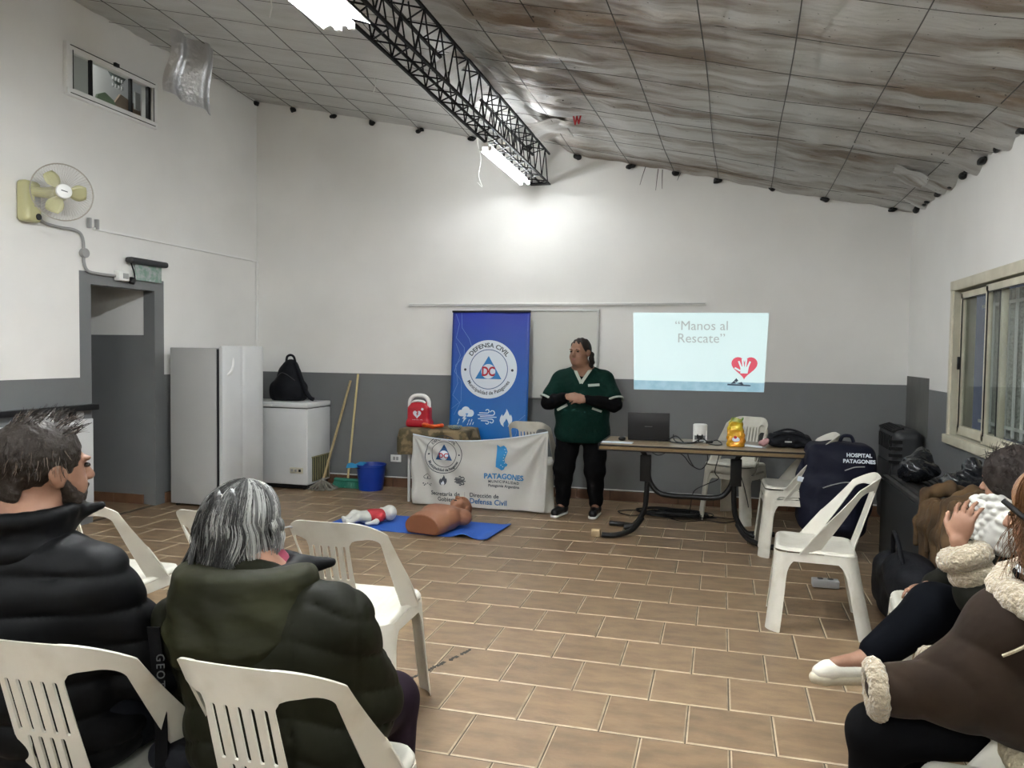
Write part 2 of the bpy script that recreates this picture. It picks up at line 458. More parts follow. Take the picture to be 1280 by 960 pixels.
wall_cells('wall_back', [XL-.1, XR+.1], [-.05, DH, 2.9, 4.4], lambda u, v: 1 if v < DH else 0, lambda u, v: (u, YB, v), (0, -1, 0), lambda u: cz(u)+.12)
wall_cells('wall_rear', [XL-.1, XR+.1], [-.05, DH, 2.9, 4.4], lambda u, v: 1 if v < DH else 0, lambda u, v: (u, YF, v), (0, 1, 0), lambda u: cz(u)+.12)
def lw(u, v):
    if 5.25 < u < 5.99 and v < 1.96: return None
    if 5.02 < u < 5.98 and 3.43 < v < 3.80: return None
    if 5.13 < u < 6.11 and v < 2.06: return 1
    return 1 if v < DH else 0
wall_cells('wall_left', [YF, 5.02, 5.13, 5.25, 5.98, 5.99, 6.11, YB], [-.05, DH, 1.96, 2.06, 3.43, 3.80, 4.28], lw, lambda u, v: (XL, u, v), (1, 0, 0))
def rw(u, v):
    if 4.05 < u < 6.2 and .885 < v < 1.94: return None
    if u > 6.83 and .80 < v < 1.28: return 2
    return 1 if v < DH-.006 else 0
wall_cells('wall_right', [YF, 4.05, 6.2, 6.83, YB], [-.05, .80, .885, DH-.006, 1.28, 1.94, 2.86], rw, lambda u, v: (XR, u, v), (-1, 0, 0))
# corridor behind the doorway
def slab(name, m, c, d):
    return S(B().box(c, d).build(name, m))
b = B(); b.cur = 1; b.box((-6.6, 6.05, .78), (3.0, .1, 1.56)); b.cur = 0; b.box((-6.6, 6.05, 2.05), (3.0, .1, .98))
S(b.build('wall_corridor_right', [M_WHITE, M_DADO]))
b = B(); b.cur = 1; b.box((-6.6, 4.9, .78), (3.0, .1, 1.56)); b.cur = 0; b.box((-6.6, 4.9, 2.05), (3.0, .1, .98))
S(b.build('wall_corridor_left', [M_WHITE, M_DADO]))
slab('wall_corridor_end', M_WHITE, (-8.1, 5.5, 1.27), (.1, 1.3, 2.54))
slab('ceiling_corridor', M_WHITE, (-6.6, 5.5, 2.58), (3.1, 1.3, .08))
slab('floor_corridor', M_TILE, (-6.55, 5.5, -.04), (3.0, 1.2, .08))

b = B()
for i in range(6): b.box((-5.28-.33*i, 5.985, .045), (.322, .012, .09))
S(b.build('baseboard_corridor', M_BASET, bevel=.002, seg=1))
# ---- floor: grout bed and one piece per tile
floor = S(B().box(((XL+XR)/2, (YF+YB)/2, -.054), (XR-XL+.2, YB-YF+.2, .1)).build('floor', M_GROUT))
TP = .3255
def tile_geo(x0, x1, y0, y1):
    g = .0022; e = .0062; x0 += g; x1 -= g; y0 += g; y1 -= g
    vs = [(x0, y0, -.004), (x1, y0, -.004), (x1, y1, -.004), (x0, y1, -.004), (x0+e, y0+e, 0), (x1-e, y0+e, 0), (x1-e, y1-e, 0), (x0+e, y1-e, 0)]
    return vs, [(4, 5, 6, 7), (0, 1, 5, 4), (1, 2, 6, 5), (2, 3, 7, 6), (3, 0, 4, 7)]
def inview(p):
    d = Vector(p)-Vector((0, 0, 1.45)); c = d.dot(FWD)
    if c < .2: return False
    x = 640+FPX*d.dot(RT)/c; y = 480-FPX*d.dot(UP)/c
    return -40 < x < 1320 and y < 1010
row0 = 3.2385; tiles = []
for r in range(-24, 15):
    y0 = row0+r*.327; y1 = y0+.327
    off = .0625 if r % 2 == 0 else -.098
    if y1 < YF or y0 > YB: continue
    for k in range(-18, 8):
        x0 = off+k*TP; x1 = x0+TP
        if x1 < XL+.02 or x0 > XR-.02: continue
        a, b_, c_, d_ = max(x0, XL), min(x1, XR), max(y0, YF), min(y1, YB)
        tiles.append((a, b_, c_, d_))
tiles.sort(key=lambda t: (not inview(((t[0]+t[1])/2, (t[2]+t[3])/2, 0)), math.hypot((t[0]+t[1])/2, (t[2]+t[3])/2)))
full = None
rest = B()
for i, (a, b_, c_, d_) in enumerate(tiles):
    if i < 300:
        cx_, cy_ = (a+b_)/2, (c_+d_)/2
        isfull = abs(b_-a-TP) < 1e-6 and abs(d_-c_-.327) < 1e-6
        if isfull and full is not None: me = full
        else:
            vs, fs = tile_geo(a-cx_, b_-cx_, c_-cy_, d_-cy_); me = bpy.data.meshes.new('tile'); me.from_pydata(vs, [], fs); me.materials.append(M_TILE); me.materials.append(M_TRIM_T); me.polygons.foreach_set('material_index', [0, 1, 1, 1, 1])
            if isfull: full = me
        o = bpy.data.objects.new('tile', me); C.objects.link(o); o.parent = floor; o.location = (cx_, cy_, R.uniform(-.0005, .0005))
    else:
        rest.add(*tile_geo(a, b_, c_, d_))
rest.mi = [0, 1, 1, 1, 1]*(len(rest.f)//5)
tag(rest.build('tile', [M_TILE, M_TRIM_T], floor), kind='stuff')
b = B(); rs = random.Random(9)
for q in range(26):
    f_ = q/25; x_ = -1.26+.03*f_+.14*f_*0; p_ = (-1.335+.19*f_+rs.uniform(-.004, .004), 3.035+.50*f_, .0006)
    if rs.random() < .85: b.box(p_, (rs.uniform(.012, .022), .022, .0012), (0, 0, rs.uniform(-.4, .4)))
b.build('dark_smear', mat('black_residue', (.03, .028, .025), .8), floor)
# ---- baseboard tiles on the back wall with a pale joint above
bb = S(B().box(((XL+XR)/2, YB-.004, .05), (XR-XL, .012, .1)).build('baseboard_back', M_GROUT))
k = 0; x = XL
while x < XR-.02:
    x1 = min(x+.33, XR)
    B().box(((x+x1)/2, YB-.008, .047), (x1-x-.006, .014, .094)).build('tile', M_BASET, bb, bevel=.002, seg=1); x = x1
bb.name = 'baseboard_back'
S(B().box(((XL+XR)/2, YB-.006, .105), (XR-XL, .014, .009)).build('trim_1', M_WHITEPL))
bb2 = S(B().box((XL+.004, (6.11+YB)/2, .05), (.012, YB-6.11, .1)).build('baseboard_left', M_GROUT))
for i in range(4): B().box((XL+.008, 6.27+.34*i, .047), (.014, .33, .094)).build('tile', M_BASET, bb2, bevel=.002, seg=1)
bb3 = S(B().box((XR-.004, 1.6, .05), (.012, 12, .1)).build('baseboard_right', M_GROUT))
for i in range(18): B().box((XR-.008, 1.8+.34*i, .047), (.014, .33, .094)).build('tile', M_BASET, bb3, bevel=.002, seg=1)
# gas pipe-like grey conduit strip at the corner of left and back wall belongs to the conduit run below

# ---- ceiling: sagging foil insulation over a grid of wires
WX = [-4.72, -4.25, -3.8, -3.35, -2.87, -2.38, -1.9, -1.41, -.96, -.52, -.10, .36, .84, 1.40]
def wire_x(i, y):
    sl = [-.16, -.16, -.155, -.15, -.12, -.07, 0, .0, .05, .03, .02, .025, .02, .02][i]
    return WX[i]+sl*(y-6.0)
WY = [-4.4+.45*i for i in range(0, 27)]
WY = [y-.03 for y in WY if y < 7.5]
def ceil_off(X, Y):
    z = np.zeros_like(X)
    wl = np.clip((X+2.1)/.5, 0, 1)              # folds deeper on the right-hand side
    amp = .35+.65*wl
    ph = 1.3*np.sin(X*1.7+.6)+.8*np.sin(X*3.1+Y*.6)+.5*np.sin(X*.6-1)
    f = np.sin(Y*11+ph)+.6*np.sin(Y*23+1.7*ph+1)+.35*np.sin(Y*41-ph*1.3+X*2)+.25*np.sin(Y*67+2*ph)
    z -= amp*.022*f*(.6+.4*np.sin(X*2.3+Y*.9))
    z -= amp*.010*np.abs(np.sin(PI*(Y+.03+4.4)/.45))**.6
    z -= amp*.012*np.sin(PI*(X+.1)/.455)**2
    z += .11*np.exp(-((X+1.78)/.24)**4)
    z += .004*np.sin(X*31+Y*3)*np.sin(Y*9)*amp
    return z
nx, ny = 200, 420
gx = np.linspace(XL-.05, XR+.05, nx); gy = np.linspace(YF-.05, YB+.05, ny)
GX, GY = np.meshgrid(gx, gy, indexing='ij')
GZ = cz(GX)+ceil_off(GX, GY)
# ragged low edge along the walls
GZ -= .03*np.exp(-((XR-GX)/.12)**2)*(1+np.sin(GY*9)*.6+.5*np.sin(GY*23))
V = np.stack([GX, GY, GZ], -1).reshape(-1, 3)
I, J = np.meshgrid(np.arange(nx-1), np.arange(ny-1), indexing='ij'); a = (I*ny+J).ravel()
F = np.stack([a, a+1, a+ny+1, a+ny], 1)
me = bpy.data.meshes.new('ceiling'); me.from_pydata(V.tolist(), [], F.tolist()); shade(me)
ceiling = S(link('ceiling', me, M_FOIL))
S(B().add([(XL-.2, YF-.2, cz(XL)+.2), (XR+.2, YF-.2, cz(XR)+.2), (XR+.2, YB+.2, cz(XR)+.2), (XL-.2, YB+.2, cz(XL)+.2)], [(0, 1, 2, 3)]).build('ceiling_roof_sheet', M_GREY))
for i in range(len(WX)):
    pts = []
    for j in range(60):
        y = YF+(YB-YF)*j/59; x = wire_x(i, y)+.006*math.sin(y*2.2+i)
        z = cz(x)-.034+.004*math.sin(y*5+i); pts.append((x, y, z))
    B().tube(pts, .0032, 5).build('wire', M_WIRE, ceiling, smooth=True)
for j, y in enumerate(WY):
    pts = [(XL+(XR-XL)*k/30, y+.012*math.sin(k*.8+j)-.05*math.sin(k*.1+j), cz(XL+(XR-XL)*k/30)-.022+.004*math.sin(k*.9+j)) for k in range(31)]
    B().tube(pts, .0016, 4).build('wire', M_WIRE, ceiling, smooth=True)
# dark clumps where the wires meet the walls
for i in range(len(WX)):
    x = wire_x(i, YB); 
    if x > XR-.05 or x < XL: continue
    s = SDF(.006, .02)
    for q in range(5): s.ell((x+R.uniform(-.03, .03), YB-.02-R.uniform(0, .02), cz(x)-.035+R.uniform(-.015, .01)), (R.uniform(.012, .03), .018, R.uniform(.01, .02)), (0, R.uniform(-1, 1), 0))
    s.build('wire_anchor', M_BLACKM, ceiling)
for j in range(11):
    y = 3.9+j*.35
    s = SDF(.008, .02)
    for q in range(4): s.ell((XR-.02, y+R.uniform(-.05, .05), cz(XR)-.04+R.uniform(-.01, .01)), (.02, R.uniform(.02, .05), R.uniform(.01, .022)), (R.uniform(-.5, .5), 0, 0))
    s.build('beam_end', M_BLACKM, ceiling)
# loose foil edges folded down beside the truss and by the right wall
def sheet(name, P, nu, nv, m, parent, th=.003):
    vs = [tuple(P(i/nu, j/nv)) for i in range(nu+1) for j in range(nv+1)]; o = len(vs)
    A = np.array(vs); fs = []
    for i in range(nu):
        for j in range(nv): q = i*(nv+1)+j; fs.append((q, q+1, q+nv+2, q+nv+1))
    me = bpy.data.meshes.new(name); me.from_pydata(vs, [], fs); shade(me)
    bm = bmesh.new(); bm.from_mesh(me); bmesh.ops.recalc_face_normals(bm, faces=bm.faces); bmesh.ops.solidify(bm, geom=bm.faces[:], thickness=th); bm.to_mesh(me); bm.free()
    me.set_sharp_from_angle(angle=rad(60)); 
    return link(name, me, m, parent)
def flapP(x0, y0, w, l, dz, seed):
    def P(u, v): 
        x = x0+w*u; y = y0+l*v
        return (x, y, cz(x)-.03-dz*u*u-.012*math.sin(v*9+seed)-.01*math.sin(u*7+v*5+seed))
    return P
sheet('foil_flap', flapP(-1.62, 4.9, -.28, .9, .12, 1), 10, 24, M_FOIL, ceiling)
sheet('foil_flap', flapP(-1.35, 3.55, -.35, .45, .09, 2), 10, 16, M_FOIL, ceiling)
sheet('foil_flap', flapP(-1.30, 6.3, -.30, .55, .08, 3), 10, 16, M_FOIL, ceiling)
sheet('foil_flap', flapP(1.18, 6.15, .22, .28, .06, 5), 8, 10, M_FOIL, ceiling)
# dark gap of a missing strip on the left side of the ceiling, and hanging straw ends at the back wall
for (x, l, dx) in ((-.74, .17, -.05), (-.62, .2, -.02), (-.58, .18, 0), (-.41, .07, -.03)):
    B().tube([(x, YB-.06, cz(x)-.03), (x+dx*.5, YB-.07, cz(x)-.03-l*.5), (x+dx, YB-.06, cz(x)-.03-l)], [.004, .003, .002], 5).build('straw', M_WIRE, ceiling)
t = B(); t.box((0, 0, 0), (.055, .004, .03)); 
o = flat([[(-.035, .03), (-.022, .03), (-.014, -.01), (-.008, .03), (.004, .03), (.012, -.005), (.02, .03), (.034, .03), (.018, -.035), (.008, -.035), (0, 0), (-.01, -.04), (-.02, -.04)]], .002)
put(o, 'red_ribbon', mat('red_cloth', (.42, .02, .03), .6), frame((-1.13, 6.05, cz(-1.13)-.075), (1, 0, 0), (0, 0, 1)), ceiling)['label'] = 'small red ribbon caught on the ceiling wires'

# ---- high vent window in the left wall
def vent_window():
    w = S(thing('window_2', None, None, (XL, 5.5, 3.43)))
    b = B(); y0, y1, z0, z1 = 5.0, 6.0, 3.41, 3.82
    X = XL+.012
    for (c, d) in (((X, 5.5, z1-.03), (.05, 1.0, .06)), ((X, 5.5, z0+.03), (.05, 1.0, .06)), ((X, y0+.03, 3.615), (.05, .06, .29)), ((X, y1-.03, 3.615), (.05, .06, .29))): b.box(c, d)
    b.build('window_frame', M_WHITEPL, w, bevel=.003)
    b = B()
    for z in (z1-.022, z0+.02): b.box((X+.027, 5.5, z), (.004, .94, .006))
    for y in (5.055, 5.95): b.box((X+.027, y, 3.615), (.004, .006, .3))
    b.build('seal', M_BLACKPL, w)
    for y in (5.26, 5.70, 5.915): B().box((X-.005, y, 3.615), (.03, .018 if y < 5.9 else .03, .29)).build('mullion', M_BLACKPL, w)
    B().box((X-.01, 5.5, 3.615), (.005, .9, .29)).build('pane', M_GLASS, w)
    B().box((X+.03, 5.5, z1-.015), (.03, .05, .03)).build('latch', M_BLACKPL, w, bevel=.003)
    # what is seen through it
    cl = {'w': M_WHITE, 'g': mat('tent_green', (.16, .22, .13), .7), 'b': mat('brown_board', (.22, .15, .10), .7), 'o': mat('orange_box', (.5, .2, .08), .6), 'd': mat('slate', (.09, .11, .10), .7)}
    S(B().box((XL-.62, 5.5, 3.55), (.05, 2.2, 1.0)).build('wall_beyond_window', M_WHITE))
    def sh(d): return 1.1*d, .42*d
    def PX(d): return Matrix(((0, 0, -1, XL-d), (1, 0, 0, sh(d)[0]), (0, 1, 0, sh(d)[1]), (0, 0, 0, 1)))
    B().box((XL-.14, 5.13+sh(.14)[0], 3.60+sh(.14)[1]), (.01, .24, .4)).build('curtain', mat('grey_curtain', (.6, .6, .58), .8), w)
    b = B(); b.prism([(5.30, 3.40), (5.60, 3.40), (5.52, 3.52), (5.42, 3.56), (5.34, 3.52)], 0, .02, PX(.14)); b.build('green_cover', cl['g'], w)
    b = B(); b.prism([(5.42, 3.36), (5.86, 3.36), (5.84, 3.55), (5.60, 3.60)], 0, .02, PX(.20)); b.build('brown_board', cl['b'], w)
    b = B(); b.prism([(5.28, 3.95), (5.85, 3.95), (5.58, 3.66)], 0, .02, PX(.22)); b.build('dark_board', cl['d'], w)
    B().box((XL-.15, 5.90+.16, 3.57+.06), (.02, .07, .12)).build('orange_box', cl['o'], w)
    B().box((XL-.15, 5.80+.16, 3.60+.06), (.02, .06, .15)).build('grey_box', M_GREY, w)
    for i in range(4):
        for j in range(2): B().cyl((XL-.17, 5.60+.035*i+.10, 3.64+.06*j+.07), (XL-.17, 5.60+.035*i+.10, 3.67+.06*j+.07), .010, n=8).build('jar', M_GREY, w)
vent_window()

# ---- right-hand sliding window with bars and curtain
def right_window():
    w = S(thing('window_1', None, None, (XR, 5.1, .885)))
    y0, y1, z0, z1 = 4.05, 6.2, .885, 1.94
    b = B(); fw = .05
    for c, d in (((XR-.006, (y0+y1)/2, z1+.02), (.02, y1-y0+.14, .07)), ((XR-.012, (y0+y1)/2, z0-.02), (.05, y1-y0+.14, .06)), ((XR-.006, y1+.03, (z0+z1)/2), (.02, .05, z1-z0)), ((XR-.006, y0-.03, (z0+z1)/2), (.02, .05, z1-z0))): b.box(c, d)
    b.build('window_frame', M_CREAM, w, bevel=.003)
    b = B()
    for c, d in (((XR+.065, (y0+y1)/2, z1-.006), (.14, y1-y0, .012)), ((XR+.065, (y0+y1)/2, z0+.006), (.14, y1-y0, .012)), ((XR+.065, y1-.006, (z0+z1)/2), (.14, .012, z1-z0)), ((XR+.065, y0+.006, (z0+z1)/2), (.14, .012, z1-z0))): b.box(c, d)
    b.build('reveal', M_CREAMD, w)
    def sash(ya, yb, X):
        b = B(); f = .045
        b.box((X, (ya+yb)/2, z1-.03-f/2), (.03, yb-ya, f)); b.box((X, (ya+yb)/2, z0+.03+f/2), (.03, yb-ya, f+.02))
        b.box((X, ya+f/2, (z0+z1)/2), (.03, f, z1-z0-.07)); b.box((X, yb-f/2, (z0+z1)/2), (.03, f, z1-z0-.07))
        s = b.build('sash', M_CREAM, w, bevel=.003)
        B().box((X, (ya+yb)/2, (z0+z1)/2), (.006, yb-ya-.07, z1-z0-.14)).build('pane', M_GLASS, s)
        b = B(); b.box((X-.018, ya+f+.004, (z0+z1)/2), (.006, .008, z1-z0-.14)); b.box((X-.018, yb-f-.004, (z0+z1)/2), (.006, .008, z1-z0-.14)); b.box((X-.018, (ya+yb)/2, z1-.078), (.006, yb-ya-.09, .006)); b.build('gasket', M_BLACKPL, s)
        return s
    s1 = sash(5.30, 6.17, XR+.045); s2 = sash(4.1, 5.52, XR+.012)
    B().box((XR+.025, 6.15, 1.41), (.02, .022, .09)).build('latch', M_BLACKPL, s1, bevel=.003)
    # security bars outside
    for i in range(14):
        y = 4.2+i*.145
        B().bar((XR+.17, y, z0+.06), (XR+.17, y, z1-.05), .014, .014).build('security_bar', M_WHITEPL, w)
    for z in (z0+.12, z1-.13): B().box((XR+.17, 5.12, z), (.012, 2.1, .02)).build('cross_bar', M_WHITEPL, w)
    # lace curtain pleats beyond the panes
    cm = mat('lace_curtain', (.42, .42, .38), .85, col2=(.26, .26, .23), nscale=60, contrast=(.45, .6))
    for (ya, yb) in ((4.1, 5.12), (5.16, 6.18)):
        def P(u, v): 
            y = ya+(yb-ya)*u; return (XR+.24+.012*math.sin(y*70), y, z0+.03+(z1-z0-.06)*v)
        sheet('curtain', P, 60, 3, cm, w, .002)
    S(B().box((XR+.75, 5.1, 1.4), (.05, 3.2, 2.4)).build('wall_outside', mat('outside_render', (.12, .12, .11), .9)))
right_window()

# ================================================================== THINGS ON THE WALLS AND CEILING
# ---- lattice truss
def truss():
    t = thing('lattice_truss', 'black steel lattice truss running under the foil ceiling', 'truss', (-1.77, 7.6, 3.12))
    xl, xr, zb, zt = -1.86, -1.69, 3.12, 3.41
    y0, y1 = YF+.02, YB-.01
    for x, z in ((xl, zb), (xr, zb), (xl, zt), (xr, zt)):
        B().bar((x, y0, z), (x, y1, z), .016, .016).build('chord', M_TRUSS, t)
    B().tube([(-1.79, y0, 3.14), (-1.79, y1, 3.14)], .01, 6).build('cable_tube', M_TRUSS, t)
    faces = [((xl, zb), (xr, zb), 0), ((xl, zt), (xr, zt), .065), ((xl, zb), (xl, zt), 0), ((xr, zb), (xr, zt), .065)]
    rest = B(); p = .1315; n = int((y1-y0)/p)
    for (a, c, o) in faces:
        for i in range(n-1):
            ya = y1-o-i*p; yb = ya-p
            A, Bb = (a, c) if i % 2 == 0 else (c, a)
            P, Q = (A[0], ya, A[1]), (Bb[0], yb, Bb[1])
            if yb > 2.6: B().tube([P, Q], .0055, 5).build('lacing_rod', M_TRUSS, t)
            else: rest.tube([P, Q], .0055, 5)
    tag(rest.build('lacing_rod', M_TRUSS, t), kind='stuff')
    b = B(); b.box((-1.775, y1-.02, zb-.006), (.2, .1, .012)); b.build('bearing_plate', M_TRUSS, t)
truss()
# ---- fluorescent fittings
def fluo(y0, y1, label, x=-1.86, z=3.06, pw=1.0, wings=True):
    M_TUBE = mat('lit_tube', (.9, .9, .9), .4, emit=(.93, .97, 1.0), estr=TUBE_POWER*pw)
    t = thing('fluorescent_light', label, 'ceiling light', (x, (y0+y1)/2, z+.06), 0, 'fluorescent lights under the truss')
    b = B(); ym = (y0+y1)/2; L = y1-y0
    prof = [(-.028, .0), (-.028, .035), (.028, .035), (.028, 0)]
    b.prism(prof, -L/2, L/2, Matrix(((1, 0, 0, x), (0, 0, 1, ym), (0, 1, 0, z+.02), (0, 0, 0, 1))))
    b.build('housing', M_WHITEPL, t)
    if wings:
        b = B(); prof = [(-.13, -.004), (-.125, .008), (-.03, .040), (.03, .040), (.125, .008), (.13, -.004), (.125, .0), (.03, .034), (-.03, .034), (-.125, .0)]
        b.prism(prof, -L/2, L/2, Matrix(((1, 0, 0, x), (0, 0, 1, ym), (0, 1, 0, z+.02), (0, 0, 0, 1)))); b.build('reflector', M_WHITEPL, t)
    for s in (-1, 1):
        B().cyl((x+.036*s, y0+.03, z+.006), (x+.036*s, y1-.03, z+.006), .013, n=12).build('tube', M_TUBE, t, smooth=True)
        for y in (y0+.02, y1-.02): B().box((x+.036*s, y, z+.01), (.028, .022, .036)).build('lamp_holder', M_WHITEPL, t)
    for y in (y0+.25, y1-.25): B().tube([(x, y, z+.05), (x, y, max(3.115 if x < -1 else 0, cz(x)-.04 if x > -1 else 0))], .003, 5).build('hanger', M_WIRE, t)
    return t
fluo(5.98, 7.30, 'lit twin tube fluorescent light under the far end of the truss', pw=.32, wings=False)
fluo(2.30, 3.62, 'lit fluorescent light cut by the top edge of the picture, left of the truss', pw=1.7)
fluo(-1.4, -.1, 'lit fluorescent light under the truss behind the viewer', pw=1.2)
fluo(-4.2, -2.9, 'lit fluorescent light under the truss by the rear wall', pw=.6)
fluo(-2.6, -1.3, 'lit fluorescent light hanging over the right rear of the room', x=.35, z=2.80, pw=1.0)
fluo(1.5, 2.8, 'added lit fluorescent light, out of view over the right side, brightening the right wall', x=.35, z=2.86, pw=.8)  # added fitting, unseen overhead, there to brighten the right wall
# white cord hanging from the far light
B().tube(spline([(-2.24, 7.0, 3.60), (-2.25, 7.0, 3.42), (-2.215, 7.0, 3.25), (-2.235, 7.0, 3.1), (-2.20, 7.0, 2.99), (-2.245, 7.0, 3.03)]), .003, 5).build('hanging_cord', M_WHITEPL, ceiling)
for (x, y, l) in ((-2.82, 4.45, .11), (-2.78, 5.9, .11)):
    B().tube([(x, y, cz(x)-.03), (x+.01, y, cz(x)-.03-l*.5), (x-.02, y+.02, cz(x)-.03-l)], .004, 5).build('white_tie', M_WHITEPL, ceiling)
lamp = bpy.data.objects.new('next_room_light', bpy.data.lights.new('next_room_light', 'POINT')); C.objects.link(lamp)
lamp.location = (XL-.36, 5.5, 4.0); lamp.data.energy = 1.5; lamp.data.shadow_soft_size = .08

# ---- foil curtain hanging from the ceiling
def flap():
    def P(u, v):
        y = 5.36+.38*u; x = -4.32+.16*u
        top = cz(x)-.03
        z = top-.50*v-.05*u*v
        return (x+.03*math.sin(u*11)+.02*math.sin(v*6)-.03*v, y+.02*math.sin(v*5+u*3), z)
    o = sheet('insulation_flap', P, 24, 24, M_FOILB, None, .003)
    tag(o, 'crumpled silver foil insulation sheet hanging from the ceiling above the high window', 'insulation')
flap()

# ---- wall fan
def wall_fan():
    M_Y = mat('aged_cream_plastic', (.52, .50, .27), .4); M_G = mat('guard_wire', (.40, .37, .31), .4, metal=.3)
    hub = Vector((-4.68, 4.67, 2.575)); ax = Vector((.80, -.52, -.05)).normalized()
    t = thing('wall_fan', 'cream wall fan with round wire guard and yellowed blades on the left wall', 'fan', (XL, 4.64, 2.4))
    s = SDF(.006, .02); s.box((XL+.045, 4.63, 2.51), (.045, .075, .15), .03); s.box((XL+.05, 4.63, 2.42), (.05, .06, .05), .02)
    s.build('wall_mount', M_Y, t)
    s = SDF(.006, .03); s.cap((XL+.08, 4.64, 2.58), hub-ax*.12, .035, .045); s.cap(hub-ax*.14, hub-ax*.06, .06, .05); s.build('motor_housing', M_Y, t)
    B().cyl((XL+.09, 4.66, 2.40), (XL+.105, 4.66, 2.40), .024, n=14).build('switch_knob', M_BLACKPL, t, smooth=True)
    B().box((XL+.092, 4.66, 2.50), (.006, .05, .09)).build('control_label', M_GREY, t)
    fr = frame(hub, Vector((0, 0, 1)).cross(ax), (0, 0, 1)); 
    if (fr.to_3x3() @ Vector((0, 0, 1))).dot(ax) < 0: fr = frame(hub, ax.cross(Vector((0, 0, 1))), (0, 0, 1))
    s = SDF(.005, .01)
    for k in range(3):
        a0 = rad(125+120*k)
        b = B(); vs = []; fs = []
        n = 8
        for i in range(n+1):
            r = .03+.135*i/n; wd = .35+.25*math.sin(PI*min(1, i/n*1.1))
            for j in range(5):
                a = a0+(j/4-.5)*wd*2*(.9 if i < n else .7)
                z = .022*(j/4-.5)*2-.02
                vs.append((r*math.cos(a), r*math.sin(a), z))
        for i in range(n):
            for j in range(4): q = i*5+j; fs.append((q, q+1, q+6, q+5))
        me = bpy.data.meshes.new('blade'); me.from_pydata(vs, [], fs); 
        bm = bmesh.new(); bm.from_mesh(me); bmesh.ops.solidify(bm, geom=bm.faces[:], thickness=.003); bm.to_mesh(me); bm.free(); shade(me)
        put(me, 'blade', M_Y, fr, t)
    # guard
    Rg = .205
    b = B(); b.tube([fr @ Vector((Rg*math.cos(a), Rg*math.sin(a), -.01)) for a in [2*PI*k/48 for k in range(48)]], .005, 6, closed=True); b.build('guard_rim', M_G, t, smooth=True)
    b = B()
    for k in range(60):
        a = 2*PI*k/60
        for sgn in (1, -1):
            b.tube([fr @ Vector((r*math.cos(a+.15*(1-r/Rg)), r*math.sin(a+.15*(1-r/Rg)), -.01+sgn*.055*math.sqrt(max(0, 1-(r/Rg)**2)))) for r in (.05, .1, .15, .185, Rg)], .0007, 3, cap=False)
    tag(b.build('guard_wire', M_G, t), kind='stuff')
    B().cyl(fr @ Vector((0, 0, .035)), fr @ Vector((0, 0, .055)), .056, .05, n=24).build('hub_cap', M_WHITEPL, t, bevel=.003)
    put(flat([[(-.022, .002), (.02, -.008), (.022, -.002), (-.02, .008)]]), 'hub_mark', M_BLACKPL, fr @ Matrix.Translation((0, 0, .0565)), t)
wall_fan()

# ---- grey conduit from fan to switch box above the door
t = thing('fan_conduit', 'grey bent electrical conduit running from the fan to the switch over the door', 'conduit', (XL, 5.1, 2.2))
X = XL+.016
B().tube(spline([(X, 4.72, 2.56), (X, 4.73, 2.45), (X, 4.78, 2.385), (X, 4.93, 2.37), (X, 5.08, 2.37), (X, 5.15, 2.33), (X, 5.165, 2.22), (X, 5.165, 2.13), (X, 5.20, 2.065), (X, 5.29, 2.05), (X, 5.50, 2.05)], 6), .012, 8).build('pipe', M_GREY, t, smooth=True)
B().cyl((X-.012, 5.165, 2.20), (X+.025, 5.165, 2.20), .038, n=20).build('junction_box', M_GREY, t, bevel=.004)
t = thing('light_switch', 'white surface-mounted switch box with black cable over the doorway', 'switch', (XL, 5.55, 2.05))
B().box((XL+.028, 5.56, 2.055), (.055, .12, .085)).build('box', M_WHITEPL, t, bevel=.006)
B().box((XL+.058, 5.575, 2.055), (.006, .06, .045)).build('rocker', M_GREY, t, bevel=.002)
B().tube(spline([(XL+.03, 5.62, 2.05), (XL+.04, 5.66, 2.01), (XL+.04, 5.70, 2.03), (XL+.04, 5.69, 2.1), (XL+.05, 5.64, 2.18)]), .006, 6).build('cable', M_BLACKPL, t, smooth=True)
B().cyl((XL+.03, 5.67, 2.0), (XL+.03, 5.69, 2.05), .026, n=12).build('plug', M_BLACKPL, t, bevel=.005)
t = thing('emergency_light', 'dark bar-shaped emergency light with clear green exit panel above the doorway', 'exit sign', (XL, 5.85, 2.15))
s = SDF(.006, .02); s.box((XL+.045, 5.85, 2.20), (.04, .235, .026), .02); s.build('bar_housing', M_DARKGREY, t)
me_ = mat('clear_green_acrylic', (.42, .62, .52), .2, trans=.6, col2=(.75, .8, .78), nscale=22, contrast=(.4, .6))
B().box((XL+.03, 5.88, 2.11), (.006, .33, .15)).build('exit_panel', me_, t, bevel=.002, seg=1)
# ---- thin white conduit along the left wall and down the corner
t = thing('wall_conduit', 'thin white conduit running along the left wall to the corner and down', 'conduit', (XL, 6.4, 2.41))
b = B(); b.box((XL+.009, (5.27+7.58)/2, 2.413), (.018, 7.58-5.27, .018)); b.box((XL+.012, YB-.012, 1.62), (.02, .02, 1.6)); b.build('duct', M_WHITEPL, t)
for y in (5.22, 5.30): B().box((XL+.02, y, 2.45), (.03, .02, .08)).build('bracket', M_GREY, t)
# ---- white rail on the back wall above the board
t = thing('wall_rail', 'long thin white cable rail on the back wall above the whiteboard', 'rail', (-1.66, YB, 1.93))
B().box((-1.66, YB-.012, 1.928), (3.02, .024, .030)).build('duct', M_WHITEPL, t, bevel=.003)
B().box((-1.66, YB-.026, 1.928), (3.0, .002, .004)).build('cover_line', M_GREY, t)
